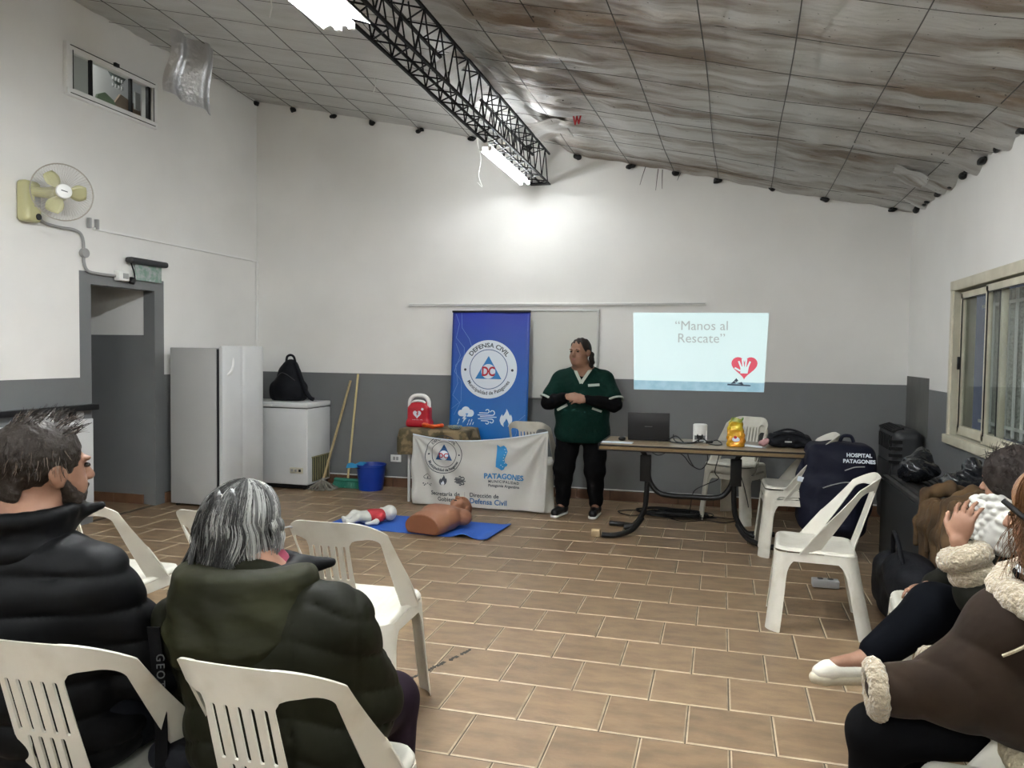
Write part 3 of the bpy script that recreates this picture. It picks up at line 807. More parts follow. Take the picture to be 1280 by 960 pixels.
# ---- whiteboard
t = thing('whiteboard', 'whiteboard with thin grey frame on the back wall behind the presenter', 'whiteboard', (-1.67, YB, .98))
bx0, bx1, bz0, bz1 = -2.35, -1.175, .995, 1.865
B().box(((bx0+bx1)/2, YB-.008, (bz0+bz1)/2), (bx1-bx0, .014, bz1-bz0)).build('panel', mat('board_white', (.58, .58, .53), .3), t)
b = B()
for c, d in ((((bx0+bx1)/2, YB-.012, bz1), (bx1-bx0+.02, .024, .018)), (((bx0+bx1)/2, YB-.012, bz0), (bx1-bx0+.02, .024, .018)), ((bx0, YB-.012, (bz0+bz1)/2), (.018, .024, bz1-bz0)), ((bx1, YB-.012, (bz0+bz1)/2), (.018, .024, bz1-bz0))): b.box(c, d)
b.build('frame', mat('aluminium', (.42, .42, .40), .35, metal=.7), t, bevel=.002, seg=1)
# ---- slide on the wall: the projector's light is put into thin glowing sheets
t = thing('slide_glow', 'pale blue glowing sheet standing in for a projected slide with heart logo on the back wall', 'projection', (-.2, YB, 1.1))
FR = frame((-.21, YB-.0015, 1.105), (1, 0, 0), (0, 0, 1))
px0, px1 = -.61, .615
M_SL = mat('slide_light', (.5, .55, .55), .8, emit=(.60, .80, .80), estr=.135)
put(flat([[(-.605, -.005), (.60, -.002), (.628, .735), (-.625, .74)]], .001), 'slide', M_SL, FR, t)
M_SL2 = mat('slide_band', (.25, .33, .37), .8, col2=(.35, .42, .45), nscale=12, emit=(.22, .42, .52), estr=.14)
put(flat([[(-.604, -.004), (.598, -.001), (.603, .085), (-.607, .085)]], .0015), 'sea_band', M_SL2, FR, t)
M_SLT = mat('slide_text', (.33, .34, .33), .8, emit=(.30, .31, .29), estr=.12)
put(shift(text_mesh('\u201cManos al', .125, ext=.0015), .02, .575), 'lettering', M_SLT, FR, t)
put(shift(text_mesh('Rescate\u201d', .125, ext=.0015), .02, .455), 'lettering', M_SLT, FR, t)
def heart(cx_, cy_, w, n=40):
    out = []
    for i in range(n):
        a = 2*PI*i/n; x = 16*math.sin(a)**3; y = 13*math.cos(a)-5*math.cos(2*a)-2*math.cos(3*a)-math.cos(4*a)
        out.append((cx_-x*w/34, cy_+y*w/34))
    return out
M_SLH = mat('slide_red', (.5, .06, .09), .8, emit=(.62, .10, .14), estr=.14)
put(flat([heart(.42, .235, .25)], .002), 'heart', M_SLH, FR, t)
def handshape(cx_, cy_, s):
    out = [[(cx_-.035*s, cy_-.05*s), (cx_+.03*s, cy_-.05*s), (cx_+.04*s, cy_+.01*s), (cx_-.035*s, cy_+.015*s)]]
    for dx, dy, a, l in ((-.03, .01, 112, .055), (-.010, .015, 97, .068), (.010, .015, 84, .068), (.03, .008, 68, .055), (-.04, -.025, 150, .05)):
        ax_, ay_ = cx_+dx*s, cy_+dy*s; ex, ey = ax_+math.cos(rad(a))*l*s, ay_+math.sin(rad(a))*l*s
        out += line2d([(ax_, ay_), (ex, ey)], .016*s)
    return out
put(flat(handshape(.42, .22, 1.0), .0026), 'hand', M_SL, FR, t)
M_SLD = mat('slide_dark', (.08, .10, .14), .8)
sh = [[(.27, .055), (.48, .05), (.48, .062), (.27, .07)], [(.30, .07), (.33, .10), (.35, .075)], [(.36, .075), (.40, .09), (.42, .06)], [(.33, .1), (.35, .125), (.37, .1), (.35, .085)]]
put(flat(sh, .0026), 'figures', M_SLD, FR, t)

# ---- sockets
def socket(x, z, label):
    t = thing('wall_socket', label, 'socket', (x, YB, z))
    B().box((x, YB-.006, z), (.12, .012, .075)).build('plate', M_WHITEPL, t, bevel=.004)
    for dx in (-.018, .018): B().box((x+dx, YB-.013, z), (.026, .004, .036)).build('insert', M_GREY, t, bevel=.002, seg=1)
socket(-3.31, .305, 'white double socket on the grey wall right of the blue bucket')

# ---- black ledge and pale board on the left wall, under the grey band
t = thing('wall_ledge', 'long black ledge bar on brackets along the left wall before the doorway', 'ledge', (XL, 4.2, .95))
B().box((XL+.035, 3.98, .955), (.06, 2.56, .045)).build('bar', M_BLACKPL, t, bevel=.004)
for y in (5.02, 4.2): B().box((XL+.03, y, .90), (.05, .03, .07)).build('bracket', M_BLACKPL, t, bevel=.004)
B().cyl((XL+.005, 5.10, .90), (XL+.03, 5.10, .90), .04, n=20).build('grey_disc', M_GREY, t, bevel=.004)
t = tag(B().box((XL+.012, 3.9, .46), (.02, 2.68, .80)).build('wall_board', M_WHITEMET, bevel=.003), 'pale board fixed to the left wall under the black ledge', 'board')

# ================================================================== MONOBLOC CHAIR
def chair_meshes():
    HS = .405                                       # underside of the seat rim
    hx, hy, rc = .205, .20, .06
    # perimeter of the seat rim as a closed track, corners rounded
    per = []
    L1 = 2*(hx-rc); L2 = 2*(hy-rc); La = rc*PI/2
    tot = 2*L1+2*L2+4*La
    def track(s_):
        s_ = np.mod(s_, tot); x = np.zeros_like(s_); y = np.zeros_like(s_); nx_ = np.zeros_like(s_); ny_ = np.zeros_like(s_)
        segs = [('l', L1, (-(hx-rc), hy), (1, 0), (0, 1)), ('a', La, (hx-rc, hy-rc), PI/2), ('l', L2, (hx, hy-rc), (0, -1), (1, 0)), ('a', La, (hx-rc, -(hy-rc)), 0),
                ('l', L1, (hx-rc, -hy), (-1, 0), (0, -1)), ('a', La, (-(hx-rc), -(hy-rc)), -PI/2), ('l', L2, (-hx, -(hy-rc)), (0, 1), (-1, 0)), ('a', La, (-(hx-rc), hy-rc), -PI)]
        o = 0
        for g in segs:
            m = (s_ >= o) & (s_ < o+g[1]+1e-12); t_ = s_-o
            if g[0] == 'l':
                x = np.where(m, g[2][0]+g[3][0]*t_, x); y = np.where(m, g[2][1]+g[3][1]*t_, y); nx_ = np.where(m, g[4][0], nx_); ny_ = np.where(m, g[4][1], ny_)
            else:
                a = g[3]-t_/rc; x = np.where(m, g[2][0]+rc*np.cos(a), x); y = np.where(m, g[2][1]+rc*np.sin(a), y); nx_ = np.where(m, np.cos(a), nx_); ny_ = np.where(m, np.sin(a), ny_)
            o += g[1]
        return x, y, nx_, ny_
    cs = [L1+La/2, L1+La+L2+La/2, 2*L1+2*La+L2+La/2, 2*L1+3*La+2*L2+La/2]   # corner centres: front-right, rear-right, rear-left, front-left
    def skirt_map(s_, z):
        x, y, nx_, ny_ = track(s_); t_ = (HS+.012-z)/HS
        fl = .030*t_+.012*t_*t_
        back = np.where(y < 0, .045*t_, 0)                        # rear legs rake backwards
        return np.stack([x+nx_*fl, y+ny_*fl-back, z], -1)
    def legw(z):
        t_ = np.clip((HS-z)/HS, 0, 1)
        return .031+.020*(1-t_)+.060*np.exp(-(t_/.10)**1.3)
    parts = {}
    legs = []
    for c in cs:
        f = lambda u, v, c=c: np.maximum(np.abs(u-c)-legw(v), np.maximum(-v, v-(HS-.045)))
        legs.append(shell2d(f, c-.16, c+.16, -.006, HS-.045, .0085, skirt_map, .0045))
    def apr(u, v):
        d = np.full_like(u, 9.)
        for c in cs:
            for w_ in (c, c-tot, c+tot): d = np.minimum(d, np.abs(u-w_)-legw(v))
        d = np.minimum(d, (HS-.030)-v)              # band under the seat
        return np.maximum(d, np.maximum((HS-.045)-v, v-(HS+.013)))
    V, F = shell2d(apr, 0, tot, HS-.045, HS+.013, .0085, skirt_map, .0045)
    # seat top
    def seat_sdf(u, v): return sd_box(u, v, 0, 0, hx, hy, rc)
    def seat_map(u, v):
        d = seat_sdf(u, v); ins = np.clip(-d/.05, 0, 1)
        dish = .016*(1-np.exp(-(np.clip(-d, 0, 1)/.05)**2))
        edge = np.clip(1+d/.018, 0, 1)
        rib = .0012*np.sin((u)*2*PI/.03)*np.clip(-d/.03-1.2, 0, 1)
        return np.stack([u, v, HS+.030-dish-.018*edge**2+rib+.012*(v+.2)/.4], -1)
    V2, F2 = shell2d(seat_sdf, -hx, hx, -hy, hy, .0085, seat_map, .0045)
    parts['seat'] = [(V, F), (V2, F2)]
    # back: top band, side bars sweeping forward to the seat sides, slotted centre panel
    def back_sdf(u, v):
        wv = .218-.03*np.clip(v/.42, 0, 1)
        o = sd_box(u, v, 0, .16, 5, .26, .0)
        top = np.maximum(sd_box(u, v, 0, .12, .215, .30, .13), np.abs(u)-wv-.004)
        inner = 9.
        for sg in (-1, 1):
            # window between centre panel and side bar
            cxv = sg*(.134-.010*v/.4)
            w_ = sd_box(u-cxv, v, 0, .13, .047, .22, .035)
            inner = np.minimum(inner, w_)
        for i in range(5):
            x = (i-2)*.030
            inner = np.minimum(inner, sd_box(u, v, x, .255, .0055, .07, .005))
        for i in range(4):
            x = (i-1.5)*.028
            inner = np.minimum(inner, sd_box(u, v, x, .125, .0055, .05, .005))
        return np.maximum(top, -inner)
    def back_map(u, v):
        t_ = np.clip(v/.42, 0, 1); au = np.abs(u)
        side = np.clip((au-.08)/.13, 0, 1)**1.6
        fwd = (.19*(1-t_)**1.0+.065)*side
        y = -.190-.120*t_+fwd+.35*u*u
        # front-facing raised rim around slot panel
        bulge = .004*np.exp(-((au-.088)/.006)**2)*(v > .03)*(v < .35)
        return np.stack([u*(1+.03*(1-t_)), y+bulge, HS+.012+v*.97], -1)
    VB, FB = shell2d(back_sdf, -.24, .24, 0, .43, .0062, back_map, .006)
    # folded rim around the upper edge
    rim = B(); pts = []
    for i in range(41):
        a = PI*(i/40); u = .19*math.cos(a); 
        u = max(-.19, min(.19, u))
    parts['backrest'] = [(VB, FB)]
    M1 = npmesh('seat', parts['seat']); M2 = npmesh('backrest', parts['backrest']); ML = [npmesh('leg', [l]) for l in legs]
    for m_ in [M1, M2]+ML: m_.materials.append(M_PLASTIC)
    return M1, M2, ML
CH = chair_meshes()
def chair(x, y, yaw, label, z=0, group='white plastic chairs', name='plastic_chair'):
    r = thing(name, label, 'chair', (x, y, z), rad(yaw), group)
    for nm, me in (('seat', CH[0]), ('backrest', CH[1])):
        o = bpy.data.objects.new(nm, me); C.objects.link(o); o.parent = r
    for me in CH[2]:
        o = bpy.data.objects.new('leg', me); C.objects.link(o); o.parent = r
    return r
chair(-1.385, 2.83, 2, 'empty white plastic chair just in front of the grey-haired person')
chair(-2.60, 2.86, 0, 'empty white plastic chair seen past the bearded man, left of the other empty ones')
chair(-1.90, 2.85, 0, 'empty white plastic chair mostly hidden behind the grey-haired person')
chair(-1.44, 1.60, 4, 'white plastic chair the man in the black jacket sits on')
chair(-.92, 1.62, 0, 'white plastic chair the person in the green parka sits on')
chair(.51, 4.46, 86, 'empty white plastic chair side-on in front of the navy backpack')
chair(.14, 7.08, 152, 'lower of two stacked white chairs behind the long table')
chair(.14, 7.08, 152, 'upper of two stacked white chairs behind the long table', z=.065)
chair(.52, 6.02, 92, 'lower of the two stacked white chairs right of the long table', )
chair(.52, 6.02, 92, 'upper of the two stacked white chairs carrying the navy backpack', z=.065)
chair(-1.68, 7.08, 0, 'white plastic chair holding up the right end of the white banner')
chair(.90, 3.42, 82, 'white plastic chair under the person in dark trousers with crossed legs')
chair(.70, 1.92, 92, 'white plastic chair corner in the bottom right corner of the picture')

# ================================================================== APPLIANCES BY THE LEFT WALL
t = thing('upright_refrigerator', 'tall white single-door refrigerator beside the dark doorway', 'refrigerator', (-4.6, 6.34, 0))
def fr():
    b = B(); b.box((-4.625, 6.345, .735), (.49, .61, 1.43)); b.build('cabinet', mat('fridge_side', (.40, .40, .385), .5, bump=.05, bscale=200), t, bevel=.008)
    # door: two soft convex fields with a shallow groove between
    vs = []; fs = []; n = 30
    for i in range(n+1):
        y = 6.035+.62*i/n; q = (y-6.035)/.62
        x = -4.352+.012*math.sin(PI*min(1, q*6))*0+.016-.010*math.exp(-((q-.46)/.035)**2)-.012*(abs(2*q-1)**8)
        for j, z in enumerate((.045, .05, 1.445, 1.452)): vs.append((x-(.004 if j in (0, 3) else 0), y, z))
    for i in range(n):
        for j in range(3): a = i*4+j; fs.append((a, a+4, a+5, a+1))
    me = bpy.data.meshes.new('door'); me.from_pydata(vs, [], fs)
    bm = bmesh.new(); bm.from_mesh(me); bmesh.ops.recalc_face_normals(bm, faces=bm.faces); bmesh.ops.solidify(bm, geom=bm.faces[:], thickness=.04); bm.to_mesh(me); bm.free(); shade(me); me.set_sharp_from_angle(angle=rad(40))
    d = link('door', me, M_WHITEMET, t)
    B().box((-4.378, 6.345, .745), (.012, .60, 1.39)).build('door_seal', M_DARKGREY, t)
    B().tube(spline([(-4.335, 6.07, 1.20), (-4.30, 6.10, 1.215), (-4.295, 6.15, 1.26), (-4.30, 6.17, 1.34), (-4.325, 6.172, 1.39)], 6), [.013]*25, 8).build('handle', M_WHITEPL, d, smooth=True)
    B().box((-4.322, 6.172, 1.40), (.02, .032, .05)).build('handle_cap', M_BLACKPL, d, bevel=.003)
    B().box((-4.333, 6.44, 1.433), (.006, .06, .010)).build('badge', M_BLACKPL, d)
    for x in (-4.82, -4.42):
        for y in (6.08, 6.6): B().cyl((x, y, 0), (x, y, .025), .02, n=10).build('foot', M_BLACKPL, t)
fr()
t = thing('chest_freezer', 'white chest freezer with dark vent grille at its lower right end', 'freezer', (-4.5, 7.33, 0))
def fz():
    x0, x1, y0, y1 = -4.97, -4.075, 7.105, 7.585
    b = B(); b.box(((x0+x1)/2, (y0+y1)/2, .445), (x1-x0, y1-y0, .79)); b.build('cabinet', M_WHITEMET, t, bevel=.012)
    l = B().box(((x0+x1)/2, (y0+y1)/2-.005, .872), (x1-x0+.01, y1-y0+.01, .055)).build('lid', M_WHITEMET, t, bevel=.012, seg=3)
    B().box(((x0+x1)/2-.0, y0-.016, .862), (.10, .02, .02)).build('handle', M_WHITEPL, l, bevel=.004)
    B().box(((x0+x1)/2, (y0+y1)/2, .842), (x1-x0-.006, y1-y0-.006, .010)).build('seal', M_DARKGREY, t)
    B().box((x1+.001, y0+.27, .20), (.004, .36, .25)).build('vent_recess', mat('vent_dark', (.05, .05, .035), .8), t)
    for i in range(8): B().box((x1+.006, y0+.105+.047*i, .20), (.010, .010, .25)).build('grille_bar', mat('grille_olive', (.22, .20, .10), .6) if i == 0 else bpy.data.materials['grille_olive'], t)
    B().box((x1+.006, y0+.27, .33), (.012, .38, .012)).build('grille_frame', bpy.data.materials['grille_olive'], t)
    p = B().box((-4.20, y0-.004, .20), (.15, .008, .06)).build('control_panel', M_CREAM, t, bevel=.002)
    for i in range(3): B().box((-4.25+.045*i, y0-.010, .20), (.024, .008, .026)).build('indicator', M_BLACKPL if i == 2 else M_GREY, p, bevel=.002, seg=1)
    B().box(((x0+x1)/2, (y0+y1)/2, .035), (x1-x0-.04, y1-y0-.04, .05)).build('plinth', M_BLACKPL, t)
    for x in (x0+.06, x1-.06):
        for y in (y0+.05, y1-.05): B().cyl((x, y, 0), (x, y, .05), .02, n=10).build('foot', M_BLACKPL, t)
fz()
# ---- black backpack on the freezer
M_CLOTHB = mat('black_nylon', (.005, .0055, .008), .75, spec=.2, bump=.25, bscale=30)
t = thing('black_backpack', 'black backpack standing on the chest freezer', 'backpack', (-4.42, 7.33, .90))
s = SDF(.008, .06); s.ell((-4.43, 7.35, 1.10), (.15, .10, .20)); s.box((-4.43, 7.35, 1.0), (.185, .10, .10), .06); s.ell((-4.44, 7.27, 1.03), (.12, .07, .11)); s.cap((-4.43, 7.36, 1.22), (-4.42, 7.36, 1.27), .09, .07)
s.ell((-4.60, 7.34, 1.0), (.04, .07, .09))
s.build('body', M_CLOTHB, t, clip=lambda P: .903-P[..., 2])
B().tube(spline([(-4.47, 7.35, 1.30), (-4.46, 7.35, 1.365), (-4.42, 7.35, 1.385), (-4.38, 7.35, 1.365), (-4.36, 7.35, 1.30)], 5), .013, 8).build('top_handle', M_CLOTHB, t, smooth=True)
B().tube(spline([(-4.36, 7.33, 1.30), (-4.28, 7.31, 1.17), (-4.22, 7.30, 1.03), (-4.16, 7.30, .945), (-4.12, 7.30, .925)], 6), .022, 8).build('shoulder_strap', M_CLOTHB, t, smooth=True)
B().tube(spline([(-4.56, 7.27, 1.12), (-4.44, 7.225, 1.2), (-4.32, 7.27, 1.12)], 6), .004, 5).build('zipper', M_DARKGREY, t)

# ---- mop, broom, bucket
M_WOOD = mat('pale_wood', (.42, .33, .17), .6, col2=(.30, .23, .11), nscale=20, stretch=(6, 6, 1))
t = thing('mop', 'mop with worn wooden handle leaning beside the freezer', 'mop', (-3.97, 7.22, 0))
B().tube([(-3.98, 7.24, .06), (-3.83, 7.57, 1.12)], .013, 8).build('handle', M_WOOD, t, smooth=True)
b = B()
for i in range(70):
    a = R.uniform(0, 2*PI); l = R.uniform(.08, .16)
    b.tube(spline([(-3.98, 7.24, .09), (-3.98+.04*math.cos(a), 7.24+.04*math.sin(a), .07), (-3.98+l*math.cos(a), 7.24+l*.8*math.sin(a), .012), (-3.98+(l+.03)*math.cos(a+.3), 7.24+(l)*math.sin(a+.3), .010)], 3), .006, 4)
tag(b.build('mop_strands', mat('mop_grey', (.17, .16, .13), .95), t, smooth=True), kind='stuff')
B().cyl((-3.985, 7.235, .05), (-3.975, 7.255, .11), .03, .018, n=12).build('collar', mat('grey_collar', (.2, .2, .18), .7), t, smooth=True)
t = thing('broom', 'broom with pale wooden handle and green bristles leaning on the grey wall', 'broom', (-3.76, 7.38, 0))
B().tube([(-3.76, 7.38, .10), (-3.75, 7.585, 1.19)], .012, 8).build('handle', mat('broom_wood', (.50, .40, .19), .5), t, smooth=True)
M_GREEN = mat('green_bristle', (.02, .17, .11), .6)
s = SDF(.006, .02); s.box((-3.76, 7.37, .085), (.15, .025, .018), .012); s.build('head', M_GREEN, t)
b = B()
for i in range(46):
    for j in range(3):
        x = -3.90+.28*i/45; sp_ = (x+3.76)*1.25
        b.bar((x, 7.355+.015*j, .075), (-3.76+sp_+R.uniform(-.003, .003), 7.335+.03*j, 0.003), .005, .005)
tag(b.build('bristles', M_GREEN, t), kind='stuff')
t = thing('bucket', 'dark blue plastic bucket with a light blue cloth over its rim', 'bucket', (-3.49, 7.37, 0))
M_BLUE = mat('bucket_blue', (.005, .035, .28), .35)
B().lathe([(.0, .004), (.118, .004), (.122, .0), (.125, .008), (.150, .25), (.158, .252), (.158, .268), (.148, .268), (.145, .255), (.115, .015), (0, .012)], (-3.49, 7.37, 0), 32).build('body', M_BLUE, t, smooth=True)
B().tube(spline([(-3.64, 7.34, .262), (-3.665, 7.30, .255), (-3.63, 7.26, .24), (-3.55, 7.235, .235)], 5), .006, 6).build('handle', M_BLACKPL, t, smooth=True)
def P(u, v):
    a = 2.3+2.2*u; r = .165*v+.03
    return (-3.52+r*math.cos(a)*.8, 7.36+r*math.sin(a+1.4), .275+.02*math.sin(u*9)*math.sin(v*6)-.03*(v > .93))
o = sheet('cleaning_cloth', P, 20, 12, mat('cloth_light_blue', (.02, .22, .42), .8), None, .004)
tag(o, 'light blue cleaning cloth lying over the rim of the dark blue bucket', 'cloth')

# ================================================================== ROLL-UP BANNER
def cloud2(cx_, cy_, s):
    out = [arc(cx_-.5*s, cy_, .32*s, 0, 2*PI, 20)[:-1], arc(cx_, cy_+.22*s, .46*s, 0, 2*PI, 24)[:-1], arc(cx_+.52*s, cy_+.02*s, .36*s, 0, 2*PI, 20)[:-1], [(cx_-.5*s, cy_-.32*s), (cx_+.52*s, cy_-.34*s), (cx_+.5*s, cy_+.1*s), (cx_-.5*s, cy_+.1*s)]]
    return out
def bolt(cx_, cy_, s): return [[(cx_+.05*s, cy_+.1*s), (cx_-.35*s, cy_-.5*s), (cx_-.08*s, cy_-.48*s), (cx_-.3*s, cy_-1.05*s), (cx_+.3*s, cy_-.35*s), (cx_+.05*s, cy_-.36*s), (cx_+.3*s, cy_+.1*s)]]
def rain(cx_, cy_, s): return sum([line2d([(cx_+dx*s, cy_-.5*s-dy*s), (cx_+(dx-.07)*s, cy_-.68*s-dy*s)], .07*s) for dx, dy in ((-.55, 0), (-.62, .25), (.35, .02), (.58, 0), (.25, .3), (.48, .28), (.72, .24))], [])
def wind(cx_, cy_, s, w=.085):
    o = []
    def curl(x0, x1, y, r, up):
        sg = 1 if up else -1
        pts = [(cx_+x0*s, cy_+y*s), (cx_+x1*s, cy_+y*s)]+[(cx_+(x1+r*math.sin(a))*s, cy_+(y+sg*(r-r*math.cos(a)))*s) for a in [k*rad(245)/10 for k in range(1, 11)]]
        return line2d(pts, w*s)
    o += curl(-.8, .0, .32, .17, True); o += curl(-.95, .5, .12, .22, True); o += curl(-.75, .62, -.02, .13, True) if False else line2d([(cx_-.7*s, cy_-.05*s), (cx_+.9*s, cy_-.05*s)], w*s)
    o += curl(-.9, .45, -.24, .18, False); o += curl(-.6, .0, -.42, .15, False)
    return o
def flame(cx_, cy_, s):
    out = [(0, 1.0), (.18, .72), (.30, .45), (.42, .25), (.47, .45), (.62, .15), (.66, -.2), (.52, -.62), (.22, -.9), (.30, -.55), (.18, -.25), (.02, .0), (-.10, -.30), (-.28, -.55), (-.22, -.9), (-.52, -.65), (-.68, -.25), (-.62, .12), (-.45, .42), (-.35, .2), (-.18, .45), (-.02, .75)]
    return [[(cx_+x*s, cy_+y*s) for x, y in out]]
def emblem(parent, X, warp, cx_, cy_, R_, colours, pre='emblem', text_col=None):
    navy, white, red, ringc, disc = colours
    def P_(me, nm, m, z): me.transform(Matrix.Translation((0, 0, z))); put(me, nm, m, X, parent, warp)
    if disc: P_(flat([arc(cx_, cy_, R_, 0, 2*PI, 64)[:-1]]), 'emblem_disc', disc, .0012)
    else: P_(ring(cx_, cy_, R_*.985, R_), 'emblem_ring', ringc, .0012)
    P_(ring(cx_, cy_, R_*.66, R_*.685), 'emblem_ring', ringc, .002)
    h = R_*.46; b_ = R_*.47
    P_(flat([[(cx_-b_, cy_-.33*R_), (cx_+b_, cy_-.33*R_), (cx_, cy_+h)]]), 'emblem_triangle', navy, .002)
    P_(flat([arc(cx_, cy_-.07*R_, R_*.25, 0, 2*PI, 40)[:-1]]), 'emblem_disc', white, .0028)
    me = text_mesh('DC', R_*.40, bold=R_*.012, space=.9); me.transform(Matrix.Diagonal((.85, 1.1, 1, 1))); shift(me, cx_, cy_-.22*R_); P_(me, 'lettering', red, .0036)
    tc_ = text_col or ringc
    me = arc_text('DEFENSA CIVIL', R_*.215, R_*.755, True, bold=R_*.004); shift(me, cx_, cy_); P_(me, 'lettering', tc_, .0022)
    me = arc_text('Municipalidad de Patagones', R_*.175, R_*.87, False, bold=R_*.003, squeeze=.96); shift(me, cx_, cy_); P_(me, 'lettering', tc_, .0022)
    for sg in (-1, 1): P_(flat([arc(cx_+sg*R_*.84, cy_-.02*R_, R_*.045, 0, 2*PI, 16)[:-1]]), 'emblem_dot', tc_, .0022)
M_NAVY = mat('print_blue', (.02, .19, .50), .5); M_PW = mat('print_white', (.66, .72, .78), .5); M_RED = mat('print_red', (.42, .01, .03), .5)
M_PDK = mat('print_dark', (.03, .035, .05), .6); M_PBLUE2 = mat('print_ring_blue', (.03, .09, .22), .5)
def banner():
    t = thing('rollup_banner', 'blue roll-up banner with round DC emblem and weather icons', 'banner', (-2.23, 7.36, 0))
    # floor cassette at z 0, sheet leans back a little
    O = Vector((-2.235, 7.33, .03)); up = Vector((.022, .075, 1)).normalized(); X = frame(O, (1, 0, 0), up)
    w2, H = .405, 1.82
    def warp(x, y): return .006*math.sin(x*9+y*1.4)+.004*math.sin(y*5)
    bm_ = mat('banner_blue', (.008, .075, .42), .32)
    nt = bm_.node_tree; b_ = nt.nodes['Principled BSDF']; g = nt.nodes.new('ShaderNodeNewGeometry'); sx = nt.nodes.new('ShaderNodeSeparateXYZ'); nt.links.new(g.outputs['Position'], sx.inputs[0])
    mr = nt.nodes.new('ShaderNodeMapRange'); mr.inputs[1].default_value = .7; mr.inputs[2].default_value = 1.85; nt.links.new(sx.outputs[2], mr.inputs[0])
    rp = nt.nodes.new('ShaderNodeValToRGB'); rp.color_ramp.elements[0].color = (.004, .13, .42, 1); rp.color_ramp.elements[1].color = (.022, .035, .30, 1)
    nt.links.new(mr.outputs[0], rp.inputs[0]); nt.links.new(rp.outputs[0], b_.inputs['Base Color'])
    n, m = 24, 60; vs = []; fs = []
    for i in range(n+1):
        for j in range(m+1):
            x = -w2+2*w2*i/n; y = H*j/m; x *= 1-.03*(1-y/H)*0; vs.append((x, y, warp(x, y)))
    for i in range(n):
        for j in range(m): a = i*(m+1)+j; fs.append((a, a+m+1, a+m+2, a+1))
    me = bpy.data.meshes.new('sheet'); me.from_pydata(vs, [], fs); shade(me)
    bm = bmesh.new(); bm.from_mesh(me); bmesh.ops.solidify(bm, geom=bm.faces[:], thickness=.0012); bm.to_mesh(me); bm.free()
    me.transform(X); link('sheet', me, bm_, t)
    B().box(X @ Vector((0, H+.005, 0)), (2*w2+.01, .02, .02)).build('top_rail', M_BLACKPL, t, bevel=.003)
    B().box((O.x, O.y, .035), (.86, .10, .07)).build('base_cassette', M_GREY, t, bevel=.01)
    B().tube([(O.x, O.y+.05, .05), X @ Vector((0, H, -.02))], .008, 6).build('support_pole', M_GREY, t)
    emblem(t, X, warp, -.008, 1.245, .292, (M_NAVY, M_PW, M_RED, M_PBLUE2, M_PW), text_col=M_PDK)
    def P_(me, nm, m, z=.0015): me.transform(Matrix.Translation((0, 0, z))); put(me, nm, m, X, t, warp)
    P_(flat(cloud2(-.235, .80, .10)), 'cloud_icon', M_PW); P_(flat(bolt(-.235, .79, .095)), 'bolt_icon', M_NAVY, .0022); P_(flat(bolt(-.245, .78, .075)), 'bolt_icon', M_PW, .003)
    P_(flat(rain(-.235, .80, .12)), 'rain_icon', M_PW)
    P_(flat(wind(-.005, .775, .105)), 'wind_icon', M_PW)
    P_(flat(flame(.19, .762, .095)), 'flame_icon', M_PW); P_(flat(flame(.19, .715, .035)), 'flame_icon', M_NAVY, .003)
    ln = mat('print_pale_line', (.16, .27, .55), .5)
    z1 = [(-.37, 1.80), (-.33, 1.70), (-.36, 1.56), (-.27, 1.46), (-.27, 1.38), (-.36, 1.28), (-.33, 1.1), (-.38, .98), (-.30, .9), (-.36, .78)]
    z2 = [(-.31, 1.81), (-.30, 1.66), (-.22, 1.55), (-.19, 1.47)]
    z3 = [(-.36, 1.5), (-.31, 1.38), (-.37, 1.22), (-.29, 1.12), (-.29, .92), (-.39, .84)]
    z4 = [(.38, .80), (.29, .72), (.30, .62), (.25, .5), (.25, .4)]; z5 = [(.37, .72), (.33, .6), (.36, .52), (.29, .44)]
    for z in (z1, z2, z3, z4, z5): P_(flat(line2d(z, .0035), .0004), 'line_pattern', ln)
banner()

